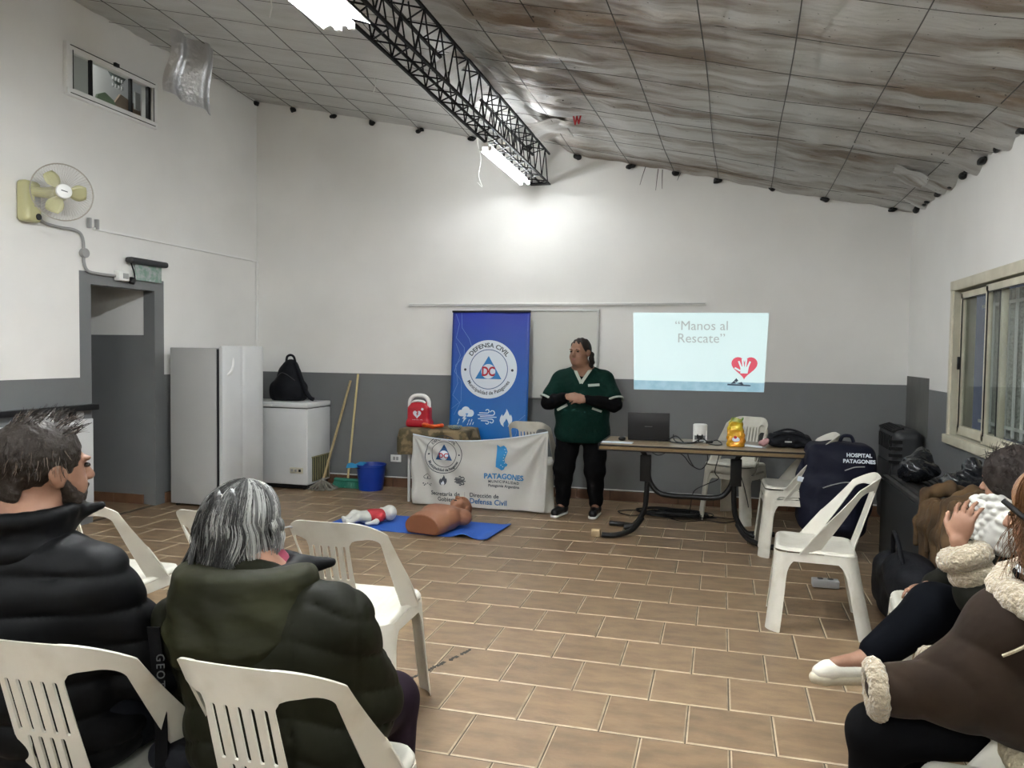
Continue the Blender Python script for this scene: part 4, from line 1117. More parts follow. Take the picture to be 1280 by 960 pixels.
# ================================================================== SMALL TABLE WITH CAMOUFLAGE CLOTH
tx0, tx1, ty0, ty1, tz = -2.93, -2.31, 6.84, 7.26, .70
t = thing('side_table', 'small square table under the crumpled brown cloth', 'table', (-2.62, 7.05, 0))
B().box(((tx0+tx1)/2, (ty0+ty1)/2, tz-.012), (tx1-tx0-.04, ty1-ty0-.04, .024)).build('tabletop', M_WOOD, t, bevel=.004)
for x in (tx0+.06, tx1-.06):
    for y in (ty0+.06, ty1-.06): B().cyl((x, y, 0), (x, y, tz-.024), .014, n=10).build('leg', M_WHITEPL, t, smooth=True)
M_CAMO = mat('camouflage_cloth', (.19, .135, .07), .85, col2=(.075, .06, .028), nscale=9, contrast=(.46, .54), bump=.3, bscale=30)
def camo():
    vs = []; fs = []; n = 64; m = 46
    X0, X1, Y0, Y1 = tx0-.20, tx1+.16, ty0-.20, ty1+.10
    for i in range(n+1):
        for j in range(m+1):
            x = X0+(X1-X0)*i/n; y = Y0+(Y1-Y0)*j/m
            ex = max(tx0-x, x-tx1, 0); ey = max(ty0-y, y-ty1, 0); e = math.hypot(ex, ey)
            z = tz+.006+.004*math.sin(x*31)*math.sin(y*27)
            if e > 0:
                cx_ = min(max(x, tx0), tx1); cy_ = min(max(y, ty0), ty1)
                dx, dy = (x-cx_)/e, (y-cy_)/e
                ang = math.atan2(dy, dx)
                out = .018+.028*math.sin((cx_*23+cy_*19)+ang*3)*min(1, e/.1)+.02*min(1, e/.08)
                L = e*(1.0+.35*math.sin(cx_*7+ang*2)+.5*(1 if (cx_ < tx0+.02 and cy_ < ty0+.02) else 0))
                L = min(L, .24)
                z = tz+.006-L+.0; x = cx_+dx*out; y = cy_+dy*out
            vs.append((x, y, z))
    for i in range(n):
        for j in range(m): a = i*(m+1)+j; fs.append((a, a+m+1, a+m+2, a+1))
    me = bpy.data.meshes.new('c'); me.from_pydata(vs, [], fs); shade(me)
    tag(link('table_cloth', me, M_CAMO), 'crumpled brown camouflage cloth draped over the small table', 'tablecloth')
camo()
# AED case
t = thing('aed_case', 'red AED defibrillator case with white carrying handle on the small table', 'defibrillator', (-2.83, 7.05, .71))
s = SDF(.006, .03); s.box((-2.83, 7.06, .815), (.115, .055, .10), .03); s.box((-2.83, 7.06, .90), (.085, .045, .055), .03); s.box((-2.83, 7.06, .74), (.125, .06, .03), .02)
s.build('shell', mat('case_red', (.42, .005, .018), .4), t)
B().tube(spline([(-2.93, 7.05, .90), (-2.925, 7.05, .965), (-2.89, 7.05, 1.005), (-2.83, 7.05, 1.015), (-2.77, 7.05, 1.005), (-2.735, 7.05, .965), (-2.73, 7.05, .90)], 5), .019, 10).build('handle', M_WHITEPL, t, smooth=True)
B().tube(spline([(-2.90, 7.04, .925), (-2.88, 7.03, .955), (-2.83, 7.03, .962), (-2.78, 7.03, .955), (-2.76, 7.04, .925)], 5), .012, 8).build('handle_base', M_WHITEPL, t, smooth=True)
Xa = frame((-2.83, 7.002, .80), (1, 0, 0), (0, 0, 1))
put(flat([heart(-.005, .035, .09)]), 'heart_mark', M_PW, Xa, t); put(shift(flat(bolt(0, .055, .045)), 0, 0, .001), 'bolt_mark', M_RED, Xa, t)
put(flat([[(.035, .078), (.055, .07), (.065, .088), (.045, .098)]]), 'cross_mark', M_PW, Xa, t)
put(shift(text_mesh('SCHILLER', .026), 0, -.035), 'lettering', M_PW, Xa, t)
t = thing('orange_tray', 'bright orange-red moulded strap device lying beside the red case', 'medical device', (-2.64, 6.95, .71))
s = SDF(.005, .02); s.cap((-2.73, 6.93, .735), (-2.64, 6.92, .728), .02, .016); s.cap((-2.64, 6.92, .728), (-2.55, 6.93, .742), .016, .02); s.ell((-2.72, 6.92, .748), (.03, .03, .012)); s.build('body', mat('orange_red', (.62, .075, .01), .35), t)
B().tube(spline([(-2.74, 6.93, .735), (-2.68, 6.90, .745), (-2.6, 6.90, .735), (-2.54, 6.93, .748)], 4), .008, 6).build('rim', mat('orange_rim', (.66, .12, .02), .35), t, smooth=True)
t = thing('glass_dish', 'small clear glass dish at the right end of the brown cloth', 'dish', (-2.43, 6.96, .71))
gm = mat('clear_glass', (.75, .82, .78), .08, trans=.85)
B().lathe([(0, .0), (.05, .0), (.058, .006), (.07, .03), (.067, .031), (.054, .009), (.0, .006)], (-2.43, 6.96, .711), 28).build('bowl', gm, t, smooth=True)
B().lathe([(0, .012), (.03, .012), (.026, .036), (.022, .036), (.024, .016), (0, .015)], (-2.43, 6.96, .711), 20).build('inner_cup', gm, t, smooth=True)

# ================================================================== WHITE CLOTH BANNER
def cloth_banner():
    t = thing('cloth_banner', 'white fabric banner printed PATAGONES hanging in front of the small table', 'banner', (-2.12, 6.76, .02))
    O = Vector((-2.14, 6.745, .015)); X = frame(O, (1, -.01, 0), (0, .012, 1))
    xl, xr = -.625, .665
    def top(x):
        q = (x-xl)/(xr-xl); return .655+.07*q-.085*4*q*(1-q)*(1-.35*q)
    def mapq(u, v):
        x = xl+(xr-xl)*u; tp = top(x); bt = 0
        x2 = x-.012*math.sin(PI*v)*(1 if u < .5 else -1)*abs(2*u-1)-.02*(1-v)*(u > .5)*(2*u-1)
        return x2, bt+(tp-bt)*v
    def warp(x, y):
        q = (x-xl)/(xr-xl); z = 0
        # folds radiating from the upper corners
        for (cx_, cy_, sgn, am) in ((xl, .66, 1, .030), (xr, .73, -1, .032)):
            dx, dy = (x-cx_)*sgn, cy_-y; a = math.atan2(dy, max(dx, 1e-3)); r = math.hypot(dx, dy)
            z += am*math.sin(a*13+.6)*math.exp(-((r-.38)/.36)**2)*min(1, r/.1)*max(0, a/1.2)
        z += .006*math.sin(x*14+y*5)+.010*math.exp(-((y-.60+.2*(x-.0)**2)/.03)**2)*math.sin(PI*min(max(q, 0), 1))
        z += .014*math.exp(-((x-xl)/.06)**2)*math.sin(y*22)
        return z
    n, m = 110, 64; vs = []; fs = []
    for i in range(n+1):
        for j in range(m+1):
            x, y = mapq(i/n, j/m); vs.append((x, y, warp(x, y)))
    for i in range(n):
        for j in range(m): a = i*(m+1)+j; fs.append((a, a+m+1, a+m+2, a+1))
    me = bpy.data.meshes.new('sheet'); me.from_pydata(vs, [], fs); shade(me)
    bm = bmesh.new(); bm.from_mesh(me); bmesh.ops.solidify(bm, geom=bm.faces[:], thickness=.002); bm.to_mesh(me); bm.free()
    me.transform(X); link('sheet', me, mat('banner_cloth', (.55, .54, .50), .7, bump=.05, bscale=300), t)
    b = B(); b.tube([X @ Vector((x, top(x), .006+warp(x, top(x)))) for x in [xl+(xr-xl)*k/40 for k in range(41)]], .006, 6); b.build('top_hem', M_PW, t, smooth=True)
    def P_(me, nm, m, z=.003):
        bm = bmesh.new(); bm.from_mesh(me)
        long_ = [e for e in bm.edges if e.calc_length() > .03]
        if long_: bmesh.ops.subdivide_edges(bm, edges=long_, cuts=3)
        bmesh.ops.triangulate(bm, faces=bm.faces[:]); bm.to_mesh(me); bm.free()
        me.transform(Matrix.Translation((0, 0, z))); put(me, nm, m, X, t, warp)
    k = M_PDK; cx_, cy_, R_ = -.325, .475, .178
    P_(ring(cx_, cy_, R_*.965, R_), 'emblem_ring', k); P_(ring(cx_, cy_, R_*.66, R_*.69), 'emblem_ring', k)
    nb = mat('print_navy', (.01, .07, .20), .6)
    P_(flat([[(cx_-.085, cy_-.052), (cx_+.085, cy_-.052), (cx_, cy_+.095)]]), 'emblem_triangle', nb)
    P_(flat([arc(cx_, cy_-.008, .045, 0, 2*PI, 30)[:-1]]), 'emblem_disc', M_PW, .0042)
    P_(shift(text_mesh('DC', .062, bold=.0016), cx_, cy_-.030), 'lettering', M_RED, .0054)
    me = arc_text('DEFENSA CIVIL', .036, .137, True, bold=.0006); P_(shift(me, cx_, cy_), 'lettering', k)
    me = arc_text('Municipalidad de Patagones', .033, .158, False, bold=.0010); P_(shift(me, cx_, cy_), 'lettering', k)
    for sg in (-1, 1): P_(flat([arc(cx_+sg*.148, cy_, .008, 0, 2*PI, 12)[:-1]]), 'emblem_dot', k)
    # icons
    def outline(cx_, cy_, s):
        p = arc(cx_-.5*s, cy_-.02*s, .32*s, PI*.6, PI*1.5, 8)+arc(cx_+.5*s, cy_-.02*s, .32*s, -PI*.5, PI*.4, 8)+arc(cx_, cy_+.18*s, .45*s, PI*.1, PI*.85, 10)
        return line2d(p+[p[0]], .09*s)
    P_(flat(outline(-.49, .255, .048)), 'cloud_icon', k); P_(flat(bolt(-.49, .26, .03)), 'bolt_icon', k)
    P_(flat(sum([[arc(-.49+dx, .195-dy, .006, 0, 2*PI, 8)[:-1]] for dx, dy in ((-.04, 0), (-.02, .008), (0, 0), (.02, .008), (.04, 0), (-.03, .018), (.03, .018))], [])), 'rain_icon', k)
    P_(flat(flame(-.325, .235, .050)), 'flame_icon', k); P_(flat(flame(-.325, .212, .020)), 'flame_icon', M_PW, .0042)
    P_(flat(wind(-.165, .24, .062, .13)), 'wind_icon', k)
    P_(shift(text_mesh('Secretar\u00eda de', .054, align='RIGHT', bold=.0007), -.165, .095), 'lettering', k)
    P_(shift(text_mesh('Gobierno', .054, align='RIGHT', bold=.0007), -.165, .045), 'lettering', k)
    P_(flat([[(-.122, .02), (-.118, .02), (-.118, .135), (-.122, .135)]]), 'divider', M_GREY)
    P_(shift(text_mesh('Direcci\u00f3n de', .054, align='LEFT', bold=.0007), -.07, .098), 'lettering', k)
    tb = mat('print_text_blue', (.03, .12, .30), .6)
    P_(shift(text_mesh('Defensa Civil', .068, align='LEFT', bold=.0012), -.07, .038), 'lettering', tb)
    pb = mat('print_patagones', (.03, .20, .45), .6)
    P_(shift(text_mesh('PATAGONES', .066, bold=.0022), .26, .278), 'lettering', pb)
    P_(shift(text_mesh('MUNICIPALIDAD', .033, space=1.25, bold=.0008), .26, .240), 'lettering', k)
    P_(shift(text_mesh('Patagonia Argentina', .034, space=1.08, bold=.0008), .26, .203), 'lettering', k)
    mp = [(-.045, .60), (-.015, .58), (.02, .595), (.045, .575), (.05, .56), (.06, .545), (.052, .52), (.04, .49), (.03, .47), (.035, .44), (.055, .425), (.045, .405), (.03, .40), (.018, .375), (-.002, .365), (-.03, .385), (-.055, .395)]
    P_(flat([[(x+.235, y-.01) for x, y in mp]]), 'map_mark', mat('print_map', (.03, .27, .58), .6))
    P_(flat([arc(.235+x, y-.01, .0045, 0, 2*PI, 8)[:-1] for x, y in ((.03, .56), (.042, .535), (.03, .51), (.022, .485), (.02, .46), (.03, .435), (.01, .40), (-.005, .415))]), 'map_mark', M_PW, .0042)
cloth_banner()

# ================================================================== LONG TABLE
def long_table():
    t = thing('long_table', 'long wooden-topped table on black tubular legs by the presenter', 'table', (-.1, 6.2, 0))
    x0, x1, y0, y1, z1 = -.895, .80, 5.94, 6.53, .75
    B().box(((x0+x1)/2, (y0+y1)/2, z1-.012), (x1-x0, y1-y0, .024)).build('tabletop', mat('table_laminate', (.26, .20, .125), .35, col2=(.20, .145, .085), nscale=6, stretch=(1, 8, 1)), t, bevel=.004)
    b = B()
    for (c, d) in ((((x0+x1)/2, y0+.004, z1-.030), (x1-x0, .012, .022)), (((x0+x1)/2, y1-.004, z1-.030), (x1-x0, .012, .022))): b.box(c, d)
    b.build('edge_band', mat('edge_ochre', (.17, .11, .045), .5), t)
    b = B()
    for y in (y0+.002, y1-.002): b.box(((x0+x1)/2, y, z1-.045), (x1-x0, .022, .010)); b.box(((x0+x1)/2, y+(-.006 if y < 6.2 else .006), z1-.008), (x1-x0, .012, .010))
    for x in (x0, x1): b.box((x, (y0+y1)/2, z1-.022), (.018, y1-y0, .052))
    b.build('edge_trim', M_BLACKPL, t, bevel=.002, seg=1)
    r = .021
    for sg, xc in ((-1, -.565), (1, .13)):
        yc = 6.24
        B().tube(spline([(xc-.14*-sg*-1 if False else xc+sg*.15, yc, .715), (xc+sg*.06, yc, .70), (xc+sg*.005, yc, .63), (xc, yc, .50)], 6), r, 10).build('top_tube', M_BLACKM, t, smooth=True)
        B().box((xc-sg*.0, yc, .535), (.085, .05, .21)).build('bracket_plate', M_BLACKM, t, bevel=.004)
        B().tube(spline([(xc-sg*.015, yc, .50), (xc-sg*.01, yc, .30), (xc+sg*.01, yc, .18), (xc+sg*.08, yc, .075), (xc+sg*.16, yc, .045)], 6), r, 10).build('leg', M_BLACKM, t, smooth=True)
        for ys in (-1, 1):
            B().tube(spline([(xc+sg*.02, yc, .13), (xc+sg*.09, yc+ys*.09, .05), (xc+sg*.20, yc+ys*.20, .026), (xc+sg*.31, yc+ys*.22, .024)], 6), r, 10).build('foot', M_BLACKM, t, smooth=True)
        B().box((xc+sg*.1, yc, .718), (.16, .45, .012)).build('mounting_plate', M_BLACKM, t)
    B().tube(spline([(-.545, 6.24, .50), (-.525, 6.24, .42), (-.46, 6.24, .345), (-.36, 6.24, .325), (-.2, 6.24, .325), (-.06, 6.24, .325), (.03, 6.24, .345), (.09, 6.24, .42), (.11, 6.24, .50)], 6), r, 10).build('stretcher', M_BLACKM, t, smooth=True)
long_table()
t = thing('foam_block', 'small beige block under the left foot of the long table', 'block', (-.90, 6.10, 0))
B().box((-.925, 6.055, .03), (.07, .05, .06)).build('body', mat('beige_foam', (.38, .28, .16), .8), t, bevel=.006)
# laptop seen from behind
t = thing('laptop', 'black laptop with raised lid seen from behind on the long table', 'laptop', (-.55, 6.36, .75))
B().box((-.55, 6.39, .759), (.33, .22, .016)).build('base', M_BLACKPL, t, bevel=.003)
Xl = frame((-.55, 6.275, .765), (1, 0, 0), (0, -.10, 1))
b = B(); b.prism([(-.165, 0), (.165, 0), (.165, .215), (-.165, .215)], -.004, .004, Xl); b.build('lid', mat('laptop_lid', (.005, .005, .006), .5), t, bevel=.003)
put(shift(text_mesh('\u2014\u2014', .03), 0, .095), 'badge', M_GREY, Xl @ Matrix.Translation((0, 0, .0046)), t)
# papers, lamp shaped projector, cables
t = tag(B().box((-.77, 6.05, .754), (.24, .09, .006)).build('paper_stack', M_PW, bevel=.001, seg=1), 'white papers at the left front corner of the long table', 'paper')
t = thing('computer_mouse', 'small black mouse lying left of the laptop', 'mouse', (-.755, 6.2, .75))
s = SDF(.004, .01); s.ell((-.755, 6.22, .766), (.03, .045, .018)); s.build('shell', M_BLACKPL, t, clip=lambda P: .7505-P[..., 2])
t = thing('mini_projector', 'white cylindrical mini projector standing on the long table', 'projector', (-.15, 6.34, .75))
B().lathe([(0, .13), (.048, .13), (.055, .125), (.055, .045), (.05, .04), (0, .04)], (-.15, 6.34, .765), 28).build('barrel', M_WHITEPL, t, smooth=True)
b = B(); b.box((-.198, 6.34, .80), (.012, .06, .10)); b.box((-.102, 6.34, .80), (.012, .06, .10)); b.box((-.15, 6.34, .757), (.11, .09, .012)); b.build('stand', M_WHITEPL, t, bevel=.004)
B().cyl((-.15, 6.287, .80), (-.15, 6.30, .80), .026, n=16).build('socket', M_BLACKPL, t)
t = thing('cable_bundle', 'black cables trailing between the laptop and the mini projector', 'cable', (-.2, 6.3, .75))
for p in ([(-.15, 6.28, .79), (-.17, 6.22, .76), (-.26, 6.15, .757), (-.36, 6.2, .757), (-.40, 6.3, .765)], [(-.39, 6.33, .765), (-.33, 6.25, .80), (-.27, 6.22, .757), (-.21, 6.18, .757), (-.15, 6.27, .78)], [(-.13, 6.28, .79), (-.08, 6.22, .768), (-.02, 6.25, .78), (.02, 6.2, .757), (-.02, 6.12, .757), (-.08, 6.17, .757)], [(-.36, 6.35, .80), (-.33, 6.24, .757), (-.2, 6.24, .757), (-.12, 6.30, .76)]):
    B().tube(spline(p, 6), .0045, 6).build('cable', M_BLACKPL, t, smooth=True)
B().cyl((-.1, 6.25, .762), (-.05, 6.24, .768), .012, n=10).build('plug', M_BLACKPL, t)
t = thing('hanging_cables', 'thin black cables looping down behind the long table to the coil on the floor', 'cable', (-.3, 6.55, .7))
for p in ([(-.60, 6.55, .745), (-.58, 6.57, .66), (-.50, 6.57, .60), (-.42, 6.57, .64), (-.40, 6.55, .745)], [(-.38, 6.55, .745), (-.36, 6.57, .66), (-.28, 6.57, .60), (-.22, 6.57, .53), (-.14, 6.57, .50), (-.09, 6.57, .58), (-.12, 6.57, .68), (-.2, 6.56, .70), (-.25, 6.56, .62), (-.2, 6.55, .52)],
          [(0.02, 6.55, .745), (.0, 6.58, .62), (-.03, 6.60, .48), (.0, 6.62, .42), (-.1, 6.66, .36), (-.2, 6.75, .28), (-.23, 6.9, .12), (-.25, 7.0, .02)],
          [(.18, 6.60, .45), (.22, 6.7, .3), (.25, 6.85, .12), (.18, 7.0, .02), (0, 7.05, .01), (-.15, 7.05, .01)]):
    B().tube(spline(p, 6), .004, 6).build('cable', M_BLACKPL, t, smooth=True)
t = thing('cable_coil', 'tangled coil of black cable on the floor under the long table', 'cable', (-.35, 7.0, 0))
for k in range(16):
    ph = R.uniform(0, 6.28); a = R.uniform(.15, .33); bb_ = R.uniform(.07, .15); ox, oy = R.uniform(-.06, .06), R.uniform(-.05, .05); tl = R.uniform(-.3, .3); h0 = R.uniform(.006, .04)
    pts = []
    for i in range(28):
        w = 2*PI*i/28; x = a*math.cos(w); y = bb_*math.sin(w)*(1+.15*math.sin(3*w+ph)); pts.append((-.36+ox+x*math.cos(tl)-y*math.sin(tl), 7.06+oy+x*math.sin(tl)*.5+y, h0+.006*math.sin(2*w+ph)))
    B().tube(pts, .0045, 5, closed=True).build('loop', M_BLACKPL, t, smooth=True)
B().tube(spline([(-.6, 7.0, .01), (-.75, 6.9, .008), (-.88, 7.05, .008), (-.72, 7.15, .008), (-.55, 7.0, .02), (-.3, 6.8, .008), (-.1, 6.9, .01), (.05, 6.85, .008), (.18, 7.0, .008)], 7), .0045, 5).build('cable', M_BLACKPL, t, smooth=True)
# snack bag
t = thing('snack_bag', 'shiny orange and yellow snack bag standing open on the long table', 'snack bag', (.12, 6.12, .75))
def bag():
    n = 36; vs = []; fs = []; m = 22
    for j in range(m+1):
        v = j/m; z = .752+.215*v; w = .062*(1+.12*math.sin(v*4))*(1-.25*v); d = .032*(1-.6*v)+.006
        for i in range(n):
            a = 2*PI*i/n; c_ = math.copysign(abs(math.cos(a))**.6, math.cos(a)); s_ = math.copysign(abs(math.sin(a))**.8, math.sin(a))
            cr_ = .004*math.sin(a*7+v*9)+.004*math.sin(a*4-v*23)
            vs.append((.12+c_*w+cr_+.008*v*math.sin(v*7), 6.12+s_*d+cr_, z+.008*math.sin(a*3+1)*v**3))
    for j in range(m):
        for i in range(n): a = j*n+i; b_ = j*n+(i+1) % n; fs.append((a, b_, b_+n, a+n))
    fs.append(tuple(range(n))[::-1])
    me = bpy.data.meshes.new('pouch'); me.from_pydata(vs, [], fs); shade(me)
    me.polygons.foreach_set('material_index', [0 if (f//n) < 13 else (1 if (f//n) < 19 else 2) for f in range(len(fs))])
    link('pouch', me, [mat('bag_orange', (.62, .22, .015), .25, col2=(.70, .40, .03), nscale=14, metal=.2), mat('bag_yellow', (.62, .50, .03), .25, col2=(.65, .33, .02), nscale=18, metal=.2), mat('bag_green', (.05, .22, .05), .3, col2=(.55, .5, .08), nscale=20)], t)
    X_ = frame((.12, 6.083, .80), (1, 0, 0), (0, .05, 1))
    put(shift(flat([arc(0, .01, .028, 0, 2*PI, 20, .018)[:-1]]), 0, 0, .004), 'label_oval', M_PW, X_, t); put(shift(flat([arc(-.004, .026, .012, 0, 2*PI, 12)[:-1]]), 0, 0, .005), 'label_mark', M_RED, X_, t)
bag()
t = thing('pen', 'white pen lying right of the snack bag', 'pen', (.25, 6.1, .76))
B().tube([(.19, 6.13, .764), (.31, 6.06, .760)], .008, 8).build('barrel', M_PW, t, smooth=True)
B().tube([(.31, 6.06, .760), (.335, 6.045, .759)], .006, 8).build('cap', M_GREY, t, smooth=True)
t = thing('pink_cloth', 'small pink crumpled cloth in front of the black bag', 'cloth', (.33, 6.2, .75))
s = SDF(.006, .02); s.ell((.32, 6.17, .78), (.035, .03, .025)); s.ell((.345, 6.17, .80), (.02, .025, .02)); s.build('body', mat('pink', (.45, .25, .25), .8), t, disp=lambda P: .003*np.sin(P[:, 0]*140)*np.sin(P[:, 2]*150), clip=lambda P: .7505-P[..., 2])
t = thing('black_shoulder_bag', 'slumped black bag at the right end of the long table', 'bag', (.50, 6.25, .75))
s = SDF(.007, .04); s.box((.52, 6.25, .79), (.15, .10, .035), .03); s.ell((.48, 6.25, .835), (.11, .09, .03)); s.ell((.58, 6.24, .825), (.08, .09, .03)); s.ell((.40, 6.24, .80), (.05, .08, .03))
s.build('body', M_CLOTHB, t, disp=lambda P: .006*np.sin(P[:, 0]*60+P[:, 1]*30)*np.sin(P[:, 2]*90), clip=lambda P: .752-P[..., 2])
for p in ([(.36, 6.2, .78), (.42, 6.16, .85), (.52, 6.15, .862), (.62, 6.16, .83), (.68, 6.18, .77)], [(.40, 6.27, .85), (.5, 6.25, .885), (.6, 6.25, .86), (.66, 6.2, .80)]):
    B().tube(spline(p, 6), .009, 6).build('strap', M_CLOTHB, t, smooth=True)
B().box((.50, 6.147, .80), (.05, .006, .012)).build('buckle', M_GREY, t, bevel=.002)

# ================================================================== NAVY BACKPACK ON THE STACKED CHAIRS
M_NYL = mat('navy_nylon', (.003, .004, .014), .7, spec=.25, bump=.2, bscale=40)
t = thing('navy_backpack', 'large navy hospital backpack standing on stacked chairs right of the long table', 'backpack', (.78, 5.95, .45))
s = SDF(.010, .07)
s.box((.80, 5.95, .50), (.225, .17, .31), .07, (0, .10, 0)); s.box((.88, 5.94, .70), (.16, .15, .13), .07, (0, .05, 0)); s.box((.78, 5.79, .40), (.16, .07, .18), .06, (0, .1, 0)); s.ell((.60, 5.93, .50), (.07, .12, .17)); s.ell((.86, 5.85, .68), (.12, .10, .12)); s.ell((.99, 5.93, .50), (.07, .12, .2))
s.ell((.80, 5.93, .25), (.2, .15, .1))
s.build('body', M_NYL, t, disp=lambda P: .004*np.sin(P[:, 2]*40+P[:, 0]*9)*np.sin(P[:, 0]*22))
BK = t.children[0]
from mathutils.bvhtree import BVHTree
TB = BVHTree.FromPolygons([v.co for v in BK.data.vertices], [p.vertices[:] for p in BK.data.polygons])
def hitb(x, z):
    h = TB.ray_cast(Vector((x, 5.0, z)), Vector((0, 1, 0))); return (h[0], h[1])
hb, nb_ = hitb(.93, .745)
Xb = frame(hb+Vector((0, -.012, 0)), (1, 0, 0), (-.04, .25, 1))
put(shift(text_mesh('HOSPITAL', .036, bold=.0012), 0, .012, .0), 'lettering', M_PW, Xb, t); put(shift(text_mesh('PATAGONES', .036, bold=.0012), 0, -.030, .0), 'lettering', M_PW, Xb, t)
for p in ([(.70, .535), (.78, .565), (.86, .58), (.93, .57)], [(.84, .66), (.90, .685), (.97, .69)]):
    B().tube([hitb(*q)[0]+Vector((0, -.002, 0)) for q in [(a_[0], a_[1]) for a_ in spline([(x_, z_, 0) for x_, z_ in p], 5)]], .004, 5).build('piping', M_GREY, t, smooth=True)
B().box((.565, 5.81, .575), (.05, .012, .035), (0, .15, 0)).build('white_tag', M_PW, t, bevel=.002)
B().tube(spline([(.60, 5.95, .70), (.57, 5.85, .66), (.545, 5.84, .55), (.55, 5.86, .45)], 6), .02, 8).build('strap', M_NYL, t, smooth=True)
B().tube(spline([(.83, 5.93, .84), (.85, 5.93, .88), (.90, 5.93, .88), (.92, 5.93, .84)], 6), .012, 8).build('top_handle', M_NYL, t, smooth=True)
t = thing('power_strip', 'grey power strip on the floor behind the side-on white chair', 'power strip', (.62, 5.05, 0))
B().box((.66, 5.15, .03), (.16, .07, .05)).build('body', M_GREY, t, bevel=.008)
for i in range(2): B().cyl((.63+.06*i, 5.15, .055), (.63+.06*i, 5.15, .058), .018, n=14).build('outlet', M_DARKGREY, t)

# ================================================================== HEATER, BENCH AND CLUTTER ON THE RIGHT
t = thing('gas_heater', 'dark grey upright heater with slotted top in the far right corner', 'heater', (1.46, 7.1, 0))
s = SDF(.010, .03); s.box((1.47, 7.16, .44), (.11, .34, .42), .07); s.build('shell', M_DARKGREY, t)
for i in range(9): B().box((1.40, 6.90+.065*i, .852), (.09, .030, .02), (0, -.35, 0)).build('top_louvre', M_BLACKPL, t)
for i in range(4): B().box((1.37+.0*i, 6.815, .60+.055*i), (.10, .012, .026)).build('side_slot', M_BLACKPL, t)
for i in range(8): B().box((1.356, 6.93+.065*i, .74), (.012, .03, .12)).build('front_slot', M_BLACKPL, t)
B().box((1.356, 7.16, .38), (.014, .5, .40)).build('front_panel', M_BLACKPL, t, bevel=.005)
M_DWOOD = mat('black_slats', (.035, .035, .032), .5, col2=(.02, .02, .02), nscale=8)
t = thing('slatted_bench', 'dark slatted bench against the right wall carrying bags and a jacket', 'bench', (1.3, 5.0, 0))
for i in range(9): B().box((1.165+.05*i, 5.05, .585), (.034, 2.1, .022)).build('slat', M_DWOOD, t)
for y in (4.06, 5.05, 6.04): B().box((1.365, y, .56), (.44, .05, .03)).build('cross_rail', M_DWOOD, t)
B().box((1.15, 5.05, .29), (.02, 2.1, .56)).build('side_panel', mat('panel_dark', (.02, .022, .023), .5), t)
B().box((1.36, 4.02, .29), (.44, .02, .56)).build('end_panel', M_DWOOD, t)
B().box((1.36, 6.08, .29), (.44, .02, .56)).build('end_panel', M_DWOOD, t)
M_BAG = mat('black_poly', (.012, .013, .016), .22, bump=1.0, bscale=16)
def plastic_bag(c, r, label, seed):
    t = thing('plastic_bag', label, 'bag', (c[0], c[1], .597), 0, None)
    rr = random.Random(seed); s = SDF(.009, .05)
    for i in range(6): s.ell((c[0]+rr.uniform(-.5, .5)*r, c[1]+rr.uniform(-.6, .6)*r, .60+r*.45+rr.uniform(-.1, .35)*r), (r*rr.uniform(.4, .6), r*rr.uniform(.4, .7), r*rr.uniform(.35, .5)), (rr.uniform(-1, 1), rr.uniform(-1, 1), 0))
    s.cap((c[0], c[1], .60+r*.8), (c[0]+.02, c[1], .60+r*1.35), .03, .05)
    s.build('body', M_BAG, t, disp=lambda P: .010*np.abs(np.sin(P[:, 0]*38+3*np.sin(P[:, 2]*22+seed)))-.004+.005*np.sin(P[:, 1]*50+P[:, 2]*61), clip=lambda P: .597-P[..., 2])
    s2 = SDF(.006, .02); s2.cap((c[0]-.02, c[1], .60+r*1.1), (c[0]+.05, c[1]+.01, .60+r*1.5), .012, .022); s2.build('knot', M_BAG, t)
plastic_bag((1.30, 5.75, 0), .14, 'shiny black plastic bag at the far end of the slatted bench', 3)
plastic_bag((1.44, 5.15, 0), .15, 'shiny black plastic bag on the bench below the window, nearer the dark-haired person', 8)
t = thing('draped_jacket', 'ochre brown jacket draped over the near part of the slatted bench', 'jacket', (1.3, 4.6, .6))
s = SDF(.008, .05); rj = random.Random(2)
for k in range(9):
    y = 4.28+.085*k+rj.uniform(-.02, .02); h = .62+.05*math.sin(k*.8)+rj.uniform(0, .03); lo = rj.uniform(.28, .46)
    s.chain([(1.125, y-.03, lo), (1.13, y-.01, .5), (1.17, y, h), (1.30, y+.02, h+.04-.02*math.cos(k)), (1.42, y+.03, h+.01)], [.022, .028, .032, .036, .03], k=.03)
s.build('body', mat('ochre_cloth', (.09, .048, .015), .85, col2=(.045, .024, .008), nscale=8, bump=.3, bscale=20), t, disp=lambda Q: .008*np.sin(Q[:, 1]*48+Q[:, 0]*22)+.004*np.sin(Q[:, 0]*90+Q[:, 1]*30))
s = SDF(.008, .03); s.chain([(1.16, 4.32, .64), (1.11, 4.20, .60), (1.09, 4.12, .46), (1.10, 4.10, .34)], [.04, .045, .04, .045]); s.build('sleeve', bpy.data.materials['ochre_cloth'], t, disp=lambda Q: .006*np.sin(Q[:, 2]*60))
# dark bag pile on the floor between the bench and the side-on chair
t = thing('dark_duffel', 'dark shapeless duffel bag on the floor behind the seated person in crossed legs', 'bag', (.98, 4.4, 0))
s = SDF(.012, .08); s.box((1.0, 4.55, .17), (.13, .38, .17), .10); s.ell((.98, 4.4, .32), (.12, .25, .10)); s.build('body', M_CLOTHB, t, disp=lambda P: .008*np.sin(P[:, 1]*22)*np.sin(P[:, 2]*30), clip=lambda P: .002-P[..., 2])
B().tube(spline([(.92, 4.3, .38), (.90, 4.35, .50), (.92, 4.55, .50), (.93, 4.6, .38)], 6), .012, 6).build('handle', M_CLOTHB, t, smooth=True)

